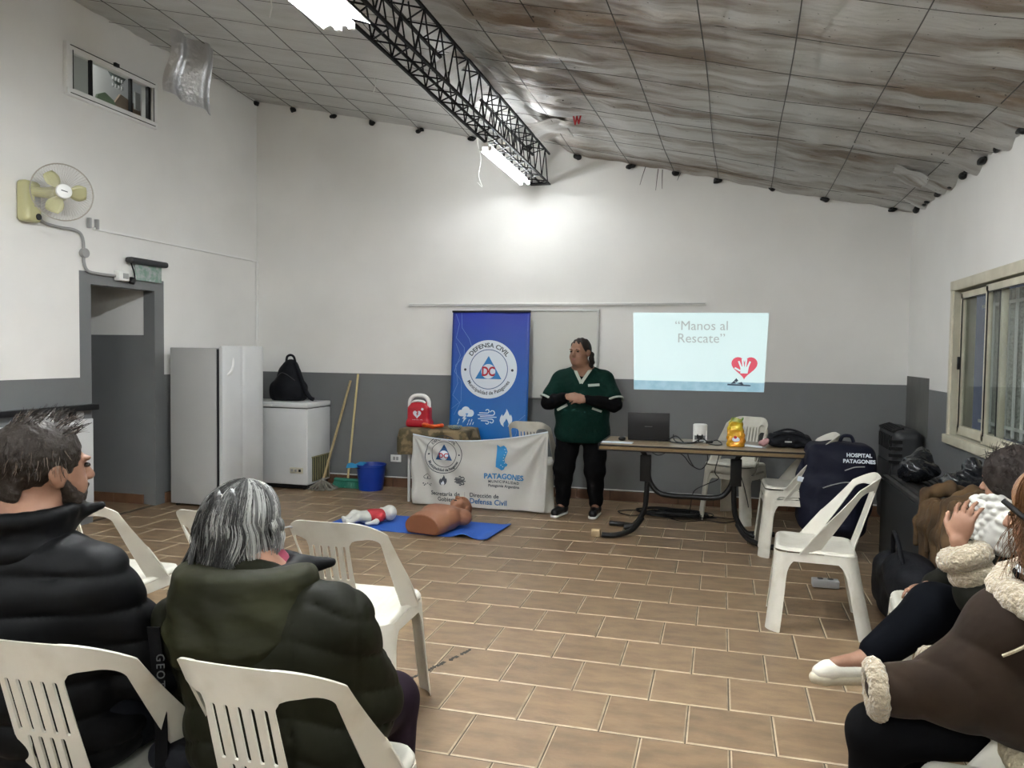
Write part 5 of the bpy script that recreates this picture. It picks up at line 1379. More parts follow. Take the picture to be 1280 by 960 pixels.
# ================================================================== MAT AND MANIKINS
def mat_obj():
    c00, c10, c11, c01 = Vector((-3.12, 5.72, 0)), Vector((-1.70, 5.64, 0)), Vector((-1.66, 6.20, 0)), Vector((-3.10, 6.27, 0))
    def P(u, v):
        p = (c00*(1-u)+c10*u)*(1-v)+(c01*(1-u)+c11*u)*v
        z = .006+.035*math.exp(-((u-.86)/.05)**2)*(1-v)**2+.012*math.exp(-((u-1)/.03)**2)
        return (p.x, p.y, z)
    o = sheet('exercise_mat', P, 60, 16, mat('mat_blue', (.012, .09, .42), .7, bump=.2, bscale=150), None, .005)
    tag(o, 'blue exercise mat on the tiled floor under the training manikins', 'mat')
mat_obj()

# ================================================================== PEOPLE
from mathutils.bvhtree import BVHTree
def V3(p): return Vector(p)
def basis(f, up=(0, 0, 1)):
    f = Vector(f).normalized(); r = f.cross(Vector(up)).normalized(); u = r.cross(f)
    return r, f, u
def bmat(r, f, u): return [[r[i], f[i], u[i]] for i in range(3)]
def head(s, c, fw, sc=1, wide=1, up=(0, 0, 1), ears=True):
    r, f, u = basis(fw, up); c = Vector(c); m = bmat(r, f, u)
    P = lambda x, y, z: c+(r*x*wide+f*y+u*z)*sc
    s.ell(P(0, -.012, .025), (.075*wide*sc, .092*sc, .092*sc), mtx=m, k=.02)
    s.ell(P(0, .022, -.035), (.060*wide*sc, .068*sc, .075*sc), mtx=m, k=.03)
    s.ell(P(0, .060, -.088), (.026*wide*sc, .024*sc, .020*sc), mtx=m, k=.03)
    for sg in (-1, 1):
        s.ell(P(sg*.036, .058, -.038), (.024*sc, .020*sc, .024*sc), mtx=m, k=.02)
        s.ell(P(sg*.030, .080, .026), (.024*sc, .012*sc, .007*sc), mtx=m, k=.012)
        if ears:
            s.ell(P(sg*.076, -.004, -.008), (.008*sc, .020*sc, .031*sc), mtx=m, k=.008); s.ell(P(sg*.083, -.012, .0), (.006*sc, .019*sc, .024*sc), mtx=m, k=.006)
            s.ell(P(sg*.090, -.002, -.002), (.006*sc, .010*sc, .015*sc), mtx=m, k=.006, op='-')
        s.ell(P(sg*.031, .094, .008), (.016*sc, .012*sc, .009*sc), mtx=m, k=.008, op='-')
    s.cap(P(0, .085, .015), P(0, .106, -.022), .009*sc, .013*sc, k=.012)
    for sg in (-1, 1): s.ell(P(sg*.011, .098, -.026), (.008*sc, .009*sc, .007*sc), mtx=m, k=.006)
    s.ell(P(0, .082, -.050), (.022*sc, .010*sc, .006*sc), mtx=m, k=.006); s.ell(P(0, .080, -.062), (.019*sc, .010*sc, .007*sc), mtx=m, k=.006)
    return P, m
def face_parts(P, m, parent, sc=1, h=.004, brow=None):
    for sg in (-1, 1):
        s = SDF(h, .004); s.ell(P(sg*.031, .083, .008), (.012*sc, .010*sc, .007*sc), mtx=m); s.build('eye', M_EYE, parent)
        s = SDF(h, .004); s.cap(P(sg*.018, .092, .026), P(sg*.046, .082, .028), .004*sc, .003*sc); s.build('eyebrow', brow or M_EYE, parent)
    s = SDF(h, .004); s.ell(P(0, .086, -.052), (.021*sc, .009*sc, .005*sc), mtx=m); s.ell(P(0, .084, -.062), (.018*sc, .009*sc, .005*sc), mtx=m); s.build('lips', M_LIP, parent)
def hand(s, w, d, n, side=1, curl=.5, sc=1, spread=.12, thumb=.6):
    w, d, n = Vector(w), Vector(d).normalized(), Vector(n); n = (n-d*n.dot(d)).normalized(); l = d.cross(n)
    m = [[l[i], d[i], n[i]] for i in range(3)]
    s.ell(w+d*.045*sc, (.040*sc, .052*sc, .016*sc), mtx=m, k=.012); s.ell(w+d*.065*sc, (.039*sc, .028*sc, .013*sc), mtx=m, k=.012)
    L = [.060, .070, .066, .052]
    for i in range(4):
        a = (i-1.5); p = w+(d*(.085-.004*abs(a-.2))+l*a*.0195)*sc; q = (d+l*a*spread*.5).normalized(); ang = curl*.5
        seg = [.46, .31, .25]; r0 = .0092*sc
        for k in range(3):
            dd = (q*math.cos(ang)+n*math.sin(ang)); p2 = p+dd*L[i]*seg[k]*1.1*sc
            s.cap(p, p2, r0, r0*.9, k=.003); p = p2; r0 *= .9; ang += curl
    p = w+(d*.022+l*side*.030)*sc; q = (d*.75+l*side*.65+n*.35*thumb).normalized()
    p2 = p+q*.040*sc; s.cap(p, p2, .013*sc, .0105*sc, k=.01); q2 = (d*.95+l*side*.15+n*.5*thumb).normalized(); s.cap(p2, p2+q2*.032*sc, .010*sc, .0085*sc, k=.004)
def body(J, sc=1, bulk=1, h=.007, hd_w=1, handpose=None, legs=True):
    s = SDF(h, .03); P, m = head(s, J['hd'], J['fw'], J.get('hs', 1), hd_w, ears=J.get('ears', True))
    s.cap(P(0, -.015, -.06), J['nk'], .050, .062, k=.03)
    s.cap(J['nk'], J['ch'], .08, .13*bulk, k=.06); s.cap(J['ch'], J['pv'], .14*bulk, .15*bulk, k=.06)
    for a in 'LR':
        s.cap(J['nk'], J['sh'+a], .06, .055, k=.05); s.cap(J['sh'+a], J['el'+a], .052, .040); s.cap(J['el'+a], J['wr'+a], .040, .026)
        hp = handpose[a] if handpose else None
        if hp: hand(s, J['wr'+a], *hp)
        if legs:
            s.cap(J['hp'+a], J['kn'+a], .085*bulk, .055*bulk); s.cap(J['kn'+a], J['an'+a], .052*bulk, .035)
            s.cap(J['an'+a], J['to'+a], .036, .026)
    return s, P, m
def bvh(o):
    me = o.data; return BVHTree.FromPolygons([v.co for v in me.vertices], [p.vertices[:] for p in me.polygons])
def on_surface(o, pts, d, off=.004, n=6):
    """trace a line over a garment: points between pts pushed along d onto the mesh"""
    T = bvh(o); d = Vector(d).normalized(); out = []
    P = [Vector(p) for p in pts]
    for i in range(len(P)-1):
        for k in range(n):
            q = P[i].lerp(P[i+1], k/n); hit = T.ray_cast(q-d*.6, d)
            if hit[0] is not None: out.append(hit[0]+hit[1]*off)
    hit = T.ray_cast(P[-1]-d*.6, d)
    if hit[0] is not None: out.append(hit[0]+hit[1]*off)
    return out
def ribbon(name, pts, w, th, m, parent, nrm):
    """flat band following pts"""
    vs = []; fs = []; nrm = Vector(nrm).normalized()
    for i, p in enumerate(pts):
        d = (pts[min(i+1, len(pts)-1)]-pts[max(i-1, 0)]).normalized(); l = d.cross(nrm).normalized()
        for a, b_ in ((-1, 0), (1, 0), (1, 1), (-1, 1)): vs.append(p+l*a*w/2+nrm*th*b_)
    for i in range(len(pts)-1):
        for k in range(4): a = i*4+k; b_ = i*4+(k+1) % 4; fs.append((a, b_, b_+4, a+4))
    fs += [(3, 2, 1, 0), tuple(len(vs)-4+k for k in range(4))]
    me = bpy.data.meshes.new(name); me.from_pydata([tuple(v) for v in vs], [], fs); return link(name, me, m, parent)
def strands(name, paths, r, m, parent, n=3):
    b = B()
    for p in paths: b.tube(p, [r*(1-.7*i/(len(p)-1)) for i in range(len(p))], n, cap=False)
    o = b.build(name, m, parent, smooth=True, angle=80); tag(o, kind='stuff'); return o

# ------------------------------------------------------------ presenter
M_SCRUB = mat('scrub_green', (.002, .020, .0145), .8, spec=.12, bump=.8, bscale=9, bdist=.03, col2=(.0015, .0155, .011), nscale=6)
M_TRIM = mat('scrub_trim', (.42, .46, .40), .7)
M_BLK = mat('black_fabric', (.003, .003, .0035), .9, spec=.1, bump=.15, bscale=40)
M_HAIRD = mat('dark_hair', (.016, .011, .009), .65, spec=.2, bump=.3, bscale=60, stretch=(1, 1, .3))
def presenter():
    t = thing('person', 'person standing in a green scrub tunic with white trim, hands clasped', 'person', (-1.2, 6.78, 0))
    J = dict(hd=(-1.195, 6.70, 1.452), fw=(-.38, -.92, -.02), nk=(-1.175, 6.76, 1.30), ch=(-1.175, 6.77, 1.12), pv=(-1.175, 6.78, .80),
             shL=(-1.370, 6.77, 1.205), elL=(-1.465, 6.70, 1.01), wrL=(-1.265, 6.50, 1.075), shR=(-.980, 6.77, 1.205), elR=(-.885, 6.68, 1.01), wrR=(-1.10, 6.49, 1.055),
             hpL=(-1.29, 6.79, .74), knL=(-1.33, 6.75, .42), anL=(-1.345, 6.80, .085), toL=(-1.375, 6.66, .04),
             hpR=(-1.06, 6.79, .74), knR=(-1.055, 6.76, .42), anR=(-1.055, 6.86, .085), toR=(-1.055, 6.71, .04), hs=1.02)
    s, P, m = body(J, bulk=.85, h=.006, hd_w=1.10, handpose={'L': ((.95, -.25, -.10), (.15, .6, -.6), 1, .35, .95), 'R': ((-.95, -.22, .02), (-.15, .7, -.5), -1, .45, .95)})
    s.ell(P(0, .015, -.075), (.07, .06, .05), mtx=m, k=.03)
    s.build('body', M_SKIN, t); face_parts(P, m, t, 1.02, brow=M_HAIRD)
    # hair pulled back, curls behind the ear on her left
    r, f, u = basis(J['fw'])
    s = SDF(.005, .02); s.ell(P(0, -.022, .036), (.088*1.05, .096, .092), mtx=m); s.ell(P(0, .090, -.005), (.080, .068, .088), mtx=m, op='-', k=.01); s.ell(P(0, .03, -.11), (.10, .08, .06), mtx=m, op='-', k=.02)
    s.ell(P(0, -.10, .0), (.045, .04, .045), mtx=m)
    for (a, b_, c_) in ((-.085, -.045, -.02), (-.088, -.035, -.055), (-.080, -.055, -.085), (-.075, -.05, -.11)): s.ell(P(a, b_, c_), (.024, .026, .028), mtx=m, k=.01)
    s.build('hair', M_HAIRD, t, disp=lambda Q: .0025*np.sin(Q[:, 0]*170+Q[:, 2]*60))
    # black undershirt with long sleeves
    s = SDF(.006, .03); s.cap((-1.175, 6.755, 1.275), (-1.175, 6.76, 1.12), .078, .135)
    for a in 'LR':
        s.cap(J['sh'+a], J['el'+a], .070, .066); s.cap(J['el'+a], V3(J['el'+a]).lerp(V3(J['wr'+a]), .93), .064, .040)
    s.build('undershirt', M_BLK, t, disp=lambda Q: .003*np.sin(Q[:, 0]*60+Q[:, 2]*45))
    # tunic
    s = SDF(.006, .05)
    s.ell((-1.175, 6.775, 1.13), (.235, .155, .19)); s.ell((-1.175, 6.755, .92), (.245, .195, .22)); s.ell((-1.175, 6.775, .76), (.250, .185, .18))
    s.cap((-1.34, 6.77, 1.21), (-1.01, 6.77, 1.21), .082, .082); s.cap((-1.25, 6.77, 1.245), (-1.10, 6.77, 1.245), .075, .075)
    for a in 'LR': s.cap(J['sh'+a], V3(J['sh'+a]).lerp(V3(J['el'+a]), .72), .084, .088, k=.05)
    s.cap((-1.17, 6.72, 1.37), (-1.165, 6.63, 1.20), .080, .006, k=.01, op='-')
    s.cap((-1.17, 6.64, 1.34), (-1.165, 6.61, 1.20), .060, .004, k=.01, op='-')
    g = s.build('tunic', M_SCRUB, t, disp=lambda Q: .005*np.sin(Q[:, 0]*38+np.sin(Q[:, 2]*17)*2)*np.clip(1.05-Q[:, 2], 0, .4)*2+.002*np.sin(Q[:, 2]*40+Q[:, 0]*20), clip=lambda Q: .665-Q[..., 2])
    dn = (0, 1, 0)
    for pts in (((-1.245, 6.4, 1.325), (-1.165, 6.4, 1.185)), ((-1.085, 6.4, 1.325), (-1.165, 6.4, 1.185))):
        ribbon('neck_trim', on_surface(g, pts, dn, .002), .026, .004, M_TRIM, t, (0, -1, 0))
    ribbon('pocket_trim', on_surface(g, ((-1.105, 6.4, 1.168), (-1.01, 6.4, 1.175)), dn, .002), .022, .004, M_TRIM, t, (0, -1, .2))
    ribbon('pocket_trim', on_surface(g, ((-1.375, 6.4, .945), (-1.275, 6.4, 1.00)), dn, .002), .022, .004, M_TRIM, t, (0, -1, 0))
    ribbon('pocket_trim', on_surface(g, ((-1.06, 6.4, .975), (-.985, 6.4, .945)), dn, .002), .018, .004, M_TRIM, t, (0, -1, 0))
    for a, sg in (('L', -1), ('R', 1)):
        A, E_ = V3(J['sh'+a]), V3(J['el'+a]); c = A.lerp(E_, .90); d = (E_-A).normalized(); x = d.cross(Vector((0, 1, 0))).normalized(); y = d.cross(x)
        B().tube([c+(x*math.cos(w)+y*math.sin(w))*.090 for w in [2*PI*k/28 for k in range(28)]], .010, 6, closed=True).build('sleeve_trim', M_TRIM, t, smooth=True)
    # trousers and shoes
    s = SDF(.007, .03); s.ell((-1.175, 6.78, .76), (.215, .155, .12))
    for a in 'LR': s.cap(J['hp'+a], J['kn'+a], .118, .092); s.cap(J['kn'+a], V3(J['an'+a])+Vector((0, 0, .03)), .090, .062)
    s.build('trousers', M_BLK, t, disp=lambda Q: .003*np.sin(Q[:, 2]*45+Q[:, 0]*30))
    for a in 'LR':
        an, to = V3(J['an'+a]), V3(J['to'+a]); d = (to-an); d.z = 0; d.normalize()
        s = SDF(.005, .02); s.cap(an+Vector((0, .02, -.03)), to+d*.03+Vector((0, 0, .004)), .044, .036); s.cap(an, an+Vector((0, 0, -.03)), .045, .048)
        sh = s.build('shoe', M_BLACKPL, t, clip=lambda Q: .012-Q[..., 2])
        s = SDF(.005, .01); s.cap(V3((an.x, an.y+.02, .016)), V3((to.x+d.x*.03, to.y+d.y*.03, .016)), .046, .040); s.build('sole', M_WHITEPL, sh, clip=lambda Q: np.maximum(Q[..., 2]-.022, .001-Q[..., 2]))
presenter()

# ------------------------------------------------------------ man in the black jacket
M_PUFB = mat('black_puffer', (.0018, .002, .0025), .62, spec=.16, bump=.5, bscale=9, bdist=.018, bdetail=2)
M_PUFG = mat('green_puffer', (.0070, .0072, .0022), .65, spec=.14, bump=.5, bscale=9, bdist=.02, bdetail=2, col2=(.0052, .0054, .0018), nscale=5)
M_HAIRB = mat('brown_hair', (.018, .012, .008), .55, spec=.3, bump=.4, bscale=90)
M_HAIRL = mat('brown_hair_light', (.09, .062, .042), .45)
def man():
    t = thing('person', 'seated bearded man in a black puffer jacket seen from behind', 'person', (-1.5, 1.6, 0))
    J = dict(hd=(-1.565, 1.50, 1.150), fw=(.33, .94, .0), nk=(-1.59, 1.44, 1.01), ch=(-1.60, 1.46, .82), pv=(-1.54, 1.56, .56),
             shL=(-1.80, 1.45, .90), elL=(-1.86, 1.60, .66), wrL=(-1.70, 1.82, .60), shR=(-1.405, 1.48, .895), elR=(-1.34, 1.60, .66), wrR=(-1.48, 1.84, .60),
             hpL=(-1.64, 1.60, .52), knL=(-1.68, 2.02, .50), anL=(-1.68, 2.05, .09), toL=(-1.68, 2.20, .04),
             hpR=(-1.44, 1.60, .52), knR=(-1.40, 2.02, .50), anR=(-1.42, 2.05, .09), toR=(-1.42, 2.20, .04))
    hp = (0.6, .6, -.1)
    s, P, m = body(J, h=.006, handpose={'L': ((.55, .8, -.1), (0, 0, -1), -1, .4), 'R': ((-.5, .85, -.1), (0, 0, -1), 1, .4)})
    s.build('body', M_SKIN, t); face_parts(P, m, t, brow=M_HAIRB)
    # beard
    s = SDF(.004, .012); s.ell(P(0, .030, -.062), (.060, .064, .050), mtx=m); s.cap(P(.066, .008, -.02), P(.05, .04, -.07), .012, .022); s.cap(P(-.066, .008, -.02), P(-.05, .04, -.07), .012, .022)
    s.ell(P(0, .09, -.043), (.024, .012, .007), mtx=m); s.ell(P(0, .095, .01), (.06, .06, .045), mtx=m, op='-', k=.01)
    s.build('beard', M_HAIRB, t, disp=lambda Q: .0012*np.sin(Q[:, 0]*500)*np.sin(Q[:, 2]*420))
    # hair
    s = SDF(.005, .015); s.ell(P(0, -.020, .038), (.086, .100, .094), mtx=m); s.ell(P(0, .104, -.012), (.085, .055, .085), mtx=m, op='-', k=.012); s.ell(P(0, .04, -.115), (.10, .14, .062), mtx=m, op='-', k=.012)
    s.ell(P(0, -.085, -.03), (.055, .022, .06), mtx=m)
    s.build('hair', M_HAIRB, t, disp=lambda Q: .0022*np.sin(Q[:, 0]*150+9*np.sin(Q[:, 2]*40))*np.sin(Q[:, 1]*120))
    r, f, u = basis(J['fw']); rr = random.Random(4)
    def scalp(th, ph): # th azimuth from back, ph polar
        return P(.088*math.sin(ph)*math.sin(th), -.020-.102*math.sin(ph)*math.cos(th), .038+.096*math.cos(ph))
    pa, pb = [], []
    for i in range(900):
        th = rr.uniform(-PI, PI); ph = math.acos(rr.uniform(-.25, 1))
        front = abs(th) > 1.9
        if front and ph > 1.05: continue
        p = scalp(th, ph); nrm = (p-P(0, -.02, .03)).normalized()
        if front or ph < .6:
            d = (f*.8+u*.45+r*rr.uniform(-.5, .5)+nrm*.5).normalized(); L = rr.uniform(.025, .055) if front else rr.uniform(.02, .035)
        else: d = (nrm*.25-u*.9+r*rr.uniform(-.3, .3)-f*.1).normalized(); L = rr.uniform(.02, .045)
        q = [p-nrm*.004]
        for k in range(4): d = (d+Vector((rr.uniform(-.25, .25), rr.uniform(-.25, .25), rr.uniform(-.25, .2)))).normalized(); q.append(q[-1]+d*L/4)
        (pb if rr.random() < .22 else pa).append(q)
    strands('hair_strands', pa, .0012, M_HAIRB, t); strands('hair_strands', pb, .0011, M_HAIRL, t)['label'] = 'lighter brown hair strands'
    # jacket: horizontal quilting
    s = SDF(.007, .06)
    s.ell((-1.60, 1.465, .84), (.205, .145, .20)); s.ell((-1.58, 1.50, .66), (.205, .165, .20)); s.ell((-1.55, 1.54, .52), (.21, .17, .12))
    s.cap((-1.77, 1.455, .905), (-1.42, 1.475, .905), .082, .082); s.cap((-1.60, 1.45, .90), (-1.59, 1.45, .985), .12, .085)
    for a in 'LR': s.cap(J['sh'+a], J['el'+a], .082, .078, k=.04); s.cap(J['el'+a], V3(J['el'+a]).lerp(V3(J['wr'+a]), .92), .076, .052, k=.03)
    def quilt(Q):
        z = Q[:, 2]+.10*(Q[:, 0]+1.6)**2; return .016*np.abs(np.sin(z*PI/.085))**.45-.013+.002*np.sin(Q[:, 0]*55+Q[:, 2]*20)
    g = s.build('jacket', M_PUFB, t, disp=quilt, clip=lambda Q: .42-Q[..., 2])
    # standing collar, open towards the face
    s = SDF(.006, .02); c = V3(J['nk'])
    for k in range(20):
        a = 2*PI*k/20; a2 = 2*PI*(k+1)/20
        p = c+Vector((math.cos(a)*.088, math.sin(a)*.088+.02, .015)); q = c+Vector((math.cos(a2)*.088, math.sin(a2)*.088+.02, .015))
        s.cap(p, q, .024); lift = .030+.012*max(0, math.sin(a)); p2 = p*1+Vector((math.cos(a)*.016, math.sin(a)*.03, lift)); q2 = q+Vector((math.cos(a2)*.016, math.sin(a2)*.03, lift)); s.cap(p2, q2, .016)
    s.cap(c+Vector((.07, .10, .03)), c+Vector((.125, .13, .05)), .02, .010); s.ell(c+Vector((0, .0, -.03)), (.125, .11, .055))
    s.build('collar', M_PUFB, t)
    s = SDF(.007, .03)
    for a in 'LR': s.cap(J['hp'+a], J['kn'+a], .092, .072); s.cap(J['kn'+a], J['an'+a], .070, .055)
    s.ell(J['pv'], (.19, .14, .10)); s.build('trousers', mat('dark_denim', (.006, .007, .010), .8, spec=.15), t)
    for a in 'LR':
        s = SDF(.006, .02); s.cap(V3(J['an'+a])-Vector((0, .02, .04)), V3(J['to'+a])+Vector((0, .02, 0)), .045, .036); s.build('shoe', M_BLACKPL, t, clip=lambda Q: .002-Q[..., 2])
man()
# bag strap with lettering hanging at the man's right side
t = thing('hanging_strap', 'black bag strap with pale lettering hanging between the two seated people', 'strap', (-1.24, 1.55, .43))
def P(u, v): return (-1.275+.010*math.sin(v*3)+.028*u, 1.50+.02*v+.008*u, .80-.40*v)
o = sheet('webbing', P, 3, 16, M_BLK, t, .003)
put(text_mesh('GEOT', .026, space=1.3), 'lettering', mat('dim_print', (.10, .10, .10), .6), frame((-1.248, 1.497, .70), (-.02, .05, -1), (.88, .45, 0)), t)
s = SDF(.008, .04); s.box((-1.24, 1.62, .47), (.07, .10, .035), .03); s.build('pouch', M_CLOTHB, t)

# ------------------------------------------------------------ grey-haired person in the green parka
def grey():
    t = thing('person', 'seated grey-haired person in a dark green hooded puffer parka', 'person', (-1.0, 1.65, 0))
    J = dict(hd=(-1.155, 1.70, .985), fw=(.22, .97, -.05), nk=(-1.10, 1.66, .87), ch=(-1.03, 1.63, .72), pv=(-.98, 1.64, .52),
             shL=(-1.225, 1.60, .79), elL=(-1.27, 1.72, .58), wrL=(-1.10, 1.92, .57), shR=(-.870, 1.64, .79), elR=(-.845, 1.74, .58), wrR=(-.92, 1.95, .57),
             hpL=(-1.06, 1.66, .52), knL=(-1.10, 2.06, .50), anL=(-1.10, 2.06, .09), toL=(-1.10, 2.2, .04),
             hpR=(-.90, 1.66, .50), knR=(-.88, 2.00, .46), anR=(-.87, 1.98, .09), toR=(-.87, 2.13, .04), hs=.96, ears=False)
    s, P, m = body(J, h=.006, handpose={'L': ((.55, .8, -.1), (0, 0, -1), -1, .4, .9), 'R': ((-.5, .85, -.1), (0, 0, -1), 1, .4, .9)})
    s.build('body', M_SKIN, t); face_parts(P, m, t, .96)
    MG1 = mat('grey_hair_dark', (.035, .035, .033), .45, bump=.4, bscale=80); MG2 = mat('grey_hair_light', (.34, .34, .32), .4); MG3 = mat('grey_hair_mid', (.10, .10, .095), .4)
    s = SDF(.005, .03); s.ell(P(0, -.018, .035), (.088, .104, .096), mtx=m); s.ell(P(0, -.052, -.06), (.092, .062, .085), mtx=m); s.ell(P(.062, -.012, -.06), (.03, .055, .075), mtx=m); s.ell(P(-.062, -.012, -.06), (.03, .055, .075), mtx=m)
    s.ell(P(0, -.065, -.105), (.088, .050, .075), mtx=m); s.ell(P(0, .125, -.02), (.075, .075, .11), mtx=m, op='-', k=.02)
    s.build('hair', MG1, t, disp=lambda Q: .0022*np.sin(Q[:, 0]*140+Q[:, 1]*90+6*np.sin(Q[:, 2]*22)))
    rr = random.Random(11); r, f, u = basis(J['fw']); sets = ([], [], [])
    for i in range(1500):
        lk = i % 70; rl = random.Random(lk); th = rl.uniform(-2.25, 2.25)+rr.gauss(0, .07)          # 0 = back of the head, strands gathered in locks
        x0 = rr.uniform(-.025, .025); y0 = rr.uniform(-.06, .07)
        p = []; L = (rl.uniform(.10, .175) if abs(th) < 1.7 else rl.uniform(.06, .13))*rr.uniform(.9, 1.05); w = rr.uniform(1.0, 1.05); tw = rl.uniform(-.3, .3); ph0 = rr.uniform(.05, .7)
        for k in range(7):
            ph = ph0+(1.50-ph0)*k/6; t2 = th+tw*k/6*.6
            p.append(P(w*.093*math.sin(ph)*math.sin(t2), -.018-w*.108*math.sin(ph)*math.cos(t2)+.02*(1-k/6), .035+w*.103*math.cos(ph)))
        a = p[-1]; cd = (a-P(0, -.02, .03)); cd = (cd-u*cd.dot(u)).normalized(); fl = rl.uniform(-.05, .30); sw = rl.uniform(-.35, .35); wv = rl.uniform(0, 6)
        for k in range(1, 7):
            q = k/6; p.append(a-u*L*q+cd*(L*fl*(q**2)+.004*math.sin(PI*q))+cd.cross(u)*(sw*L*q*q*.5+.007*math.sin(q*4.5+wv))+cd*.007*math.sin(q*4+wv*2))
        sets[(0 if rl.random() < .42 else (1 if rl.random() < .5 else 2)) if rr.random() < .7 else rr.choice((0, 1, 2))].append(p)
    strands('hair_strands', sets[0], .0019, MG1, t)['label'] = 'darker grey hair strands'; strands('hair_strands', sets[1], .0017, MG2, t)['label'] = 'pale silver hair strands'; strands('hair_strands', sets[2], .0018, MG3, t)
    # glasses temple and pink scarf
    B().tube([P(.080, -.01, .012), P(.076, .09, .012), P(.072, .102, .008)], .0022, 6).build('glasses_temple', M_GREY, t)
    s = SDF(.006, .02); 
    for k in range(16):
        a = 2*PI*k/16; a2 = 2*PI*(k+1)/16; c = V3(J['nk'])+Vector((-.01, .02, .045)); s.cap(c+Vector((.060*math.cos(a), .066*math.sin(a), .006*math.sin(3*a))), c+Vector((.060*math.cos(a2), .066*math.sin(a2), .006*math.sin(3*a2))), .020)
    s.build('scarf', mat('pink_scarf', (.22, .03, .06), .85), t, disp=lambda Q: .003*np.sin(Q[:, 2]*160))
    s = SDF(.007, .06)
    s.ell((-1.035, 1.625, .74), (.225, .150, .17)); s.ell((-1.02, 1.635, .58), (.23, .175, .19)); s.ell((-.99, 1.65, .50), (.235, .19, .11))
    s.cap((-1.195, 1.61, .80), (-.88, 1.64, .80), .085, .085); s.cap((-1.08, 1.63, .80), (-1.11, 1.65, .885), .11, .085)
    for a in 'LR': s.cap(J['sh'+a], J['el'+a], .095, .096, k=.04); s.cap(J['el'+a], V3(J['el'+a]).lerp(V3(J['wr'+a]), .92), .092, .062, k=.03)
    def quilt(Q):
        q = .014*np.abs(np.sin((Q[:, 2]+.25*Q[:, 1]+.15*np.abs(Q[:, 0]+1.03)+.008*np.sin(Q[:, 0]*30))*PI/.085))**.32*np.abs(np.sin((Q[:, 0]+Q[:, 1]*.6)*PI/.17))**.25
        return q-.012+.0035*np.sin(Q[:, 0]*48+Q[:, 2]*33)
    s.build('jacket', M_PUFG, t, disp=quilt, clip=lambda Q: .40-Q[..., 2])
    # hood lying on the back
    s = SDF(.007, .05)
    s.ell((-1.085, 1.535, .815), (.165, .075, .085)); s.ell((-1.10, 1.57, .875), (.135, .075, .05)); s.ell((-1.085, 1.50, .765), (.13, .055, .06))
    for k in range(9):
        a = rad(150+240*k/8); a2 = rad(150+240*(k+1)/8); c = V3((-1.095, 1.64, .885))
        if k < 8: s.cap(c+Vector((.135*math.cos(a), .115*math.sin(a), 0)), c+Vector((.135*math.cos(a2), .115*math.sin(a2), 0)), .036)
    s.ell((-1.10, 1.66, .93), (.085, .10, .06), op='-', k=.03)
    s.build('hood', mat('hood_green', (.018, .018, .0065), .7, spec=.15, col2=(.010, .010, .0036), nscale=6, bump=.6, bscale=7, bdist=.03, bdetail=2, stretch=(1, 1, 2)), t, disp=lambda Q: .006*np.sin(Q[:, 0]*52+2*np.sin(Q[:, 2]*30))*np.clip((.90-Q[:, 2])/.1, 0, 1)+.003*np.sin(Q[:, 2]*90))
    s = SDF(.006, .02); c = V3(J['nk'])
    for k in range(12):
        a = rad(-60+150*k/11); a2 = rad(-60+150*(k+1)/11); s.cap(c+Vector((.105*math.cos(a), .105*math.sin(a), .03)), c+Vector((.105*math.cos(a2), .105*math.sin(a2), .03)), .026)
    s.cap(c+Vector((.10, .05, .04)), c+Vector((.165, .09, .045)), .028, .012)
    s.build('collar', M_PUFB, t)
    s = SDF(.007, .03)
    for a in 'LR': s.cap(J['hp'+a], J['kn'+a], .090, .070); s.cap(J['kn'+a], J['an'+a], .075, .055)
    s.ell(J['pv'], (.20, .15, .10)); s.build('trousers', mat('plum_trousers', (.011, .005, .010), .85, spec=.15), t)
    for a in 'LR':
        s = SDF(.006, .02); s.cap(V3(J['an'+a])-Vector((0, .02, .04)), V3(J['to'+a])+Vector((0, .02, 0)), .043, .034); s.build('shoe', M_BLACKPL, t, clip=lambda Q: .002-Q[..., 2])
grey()

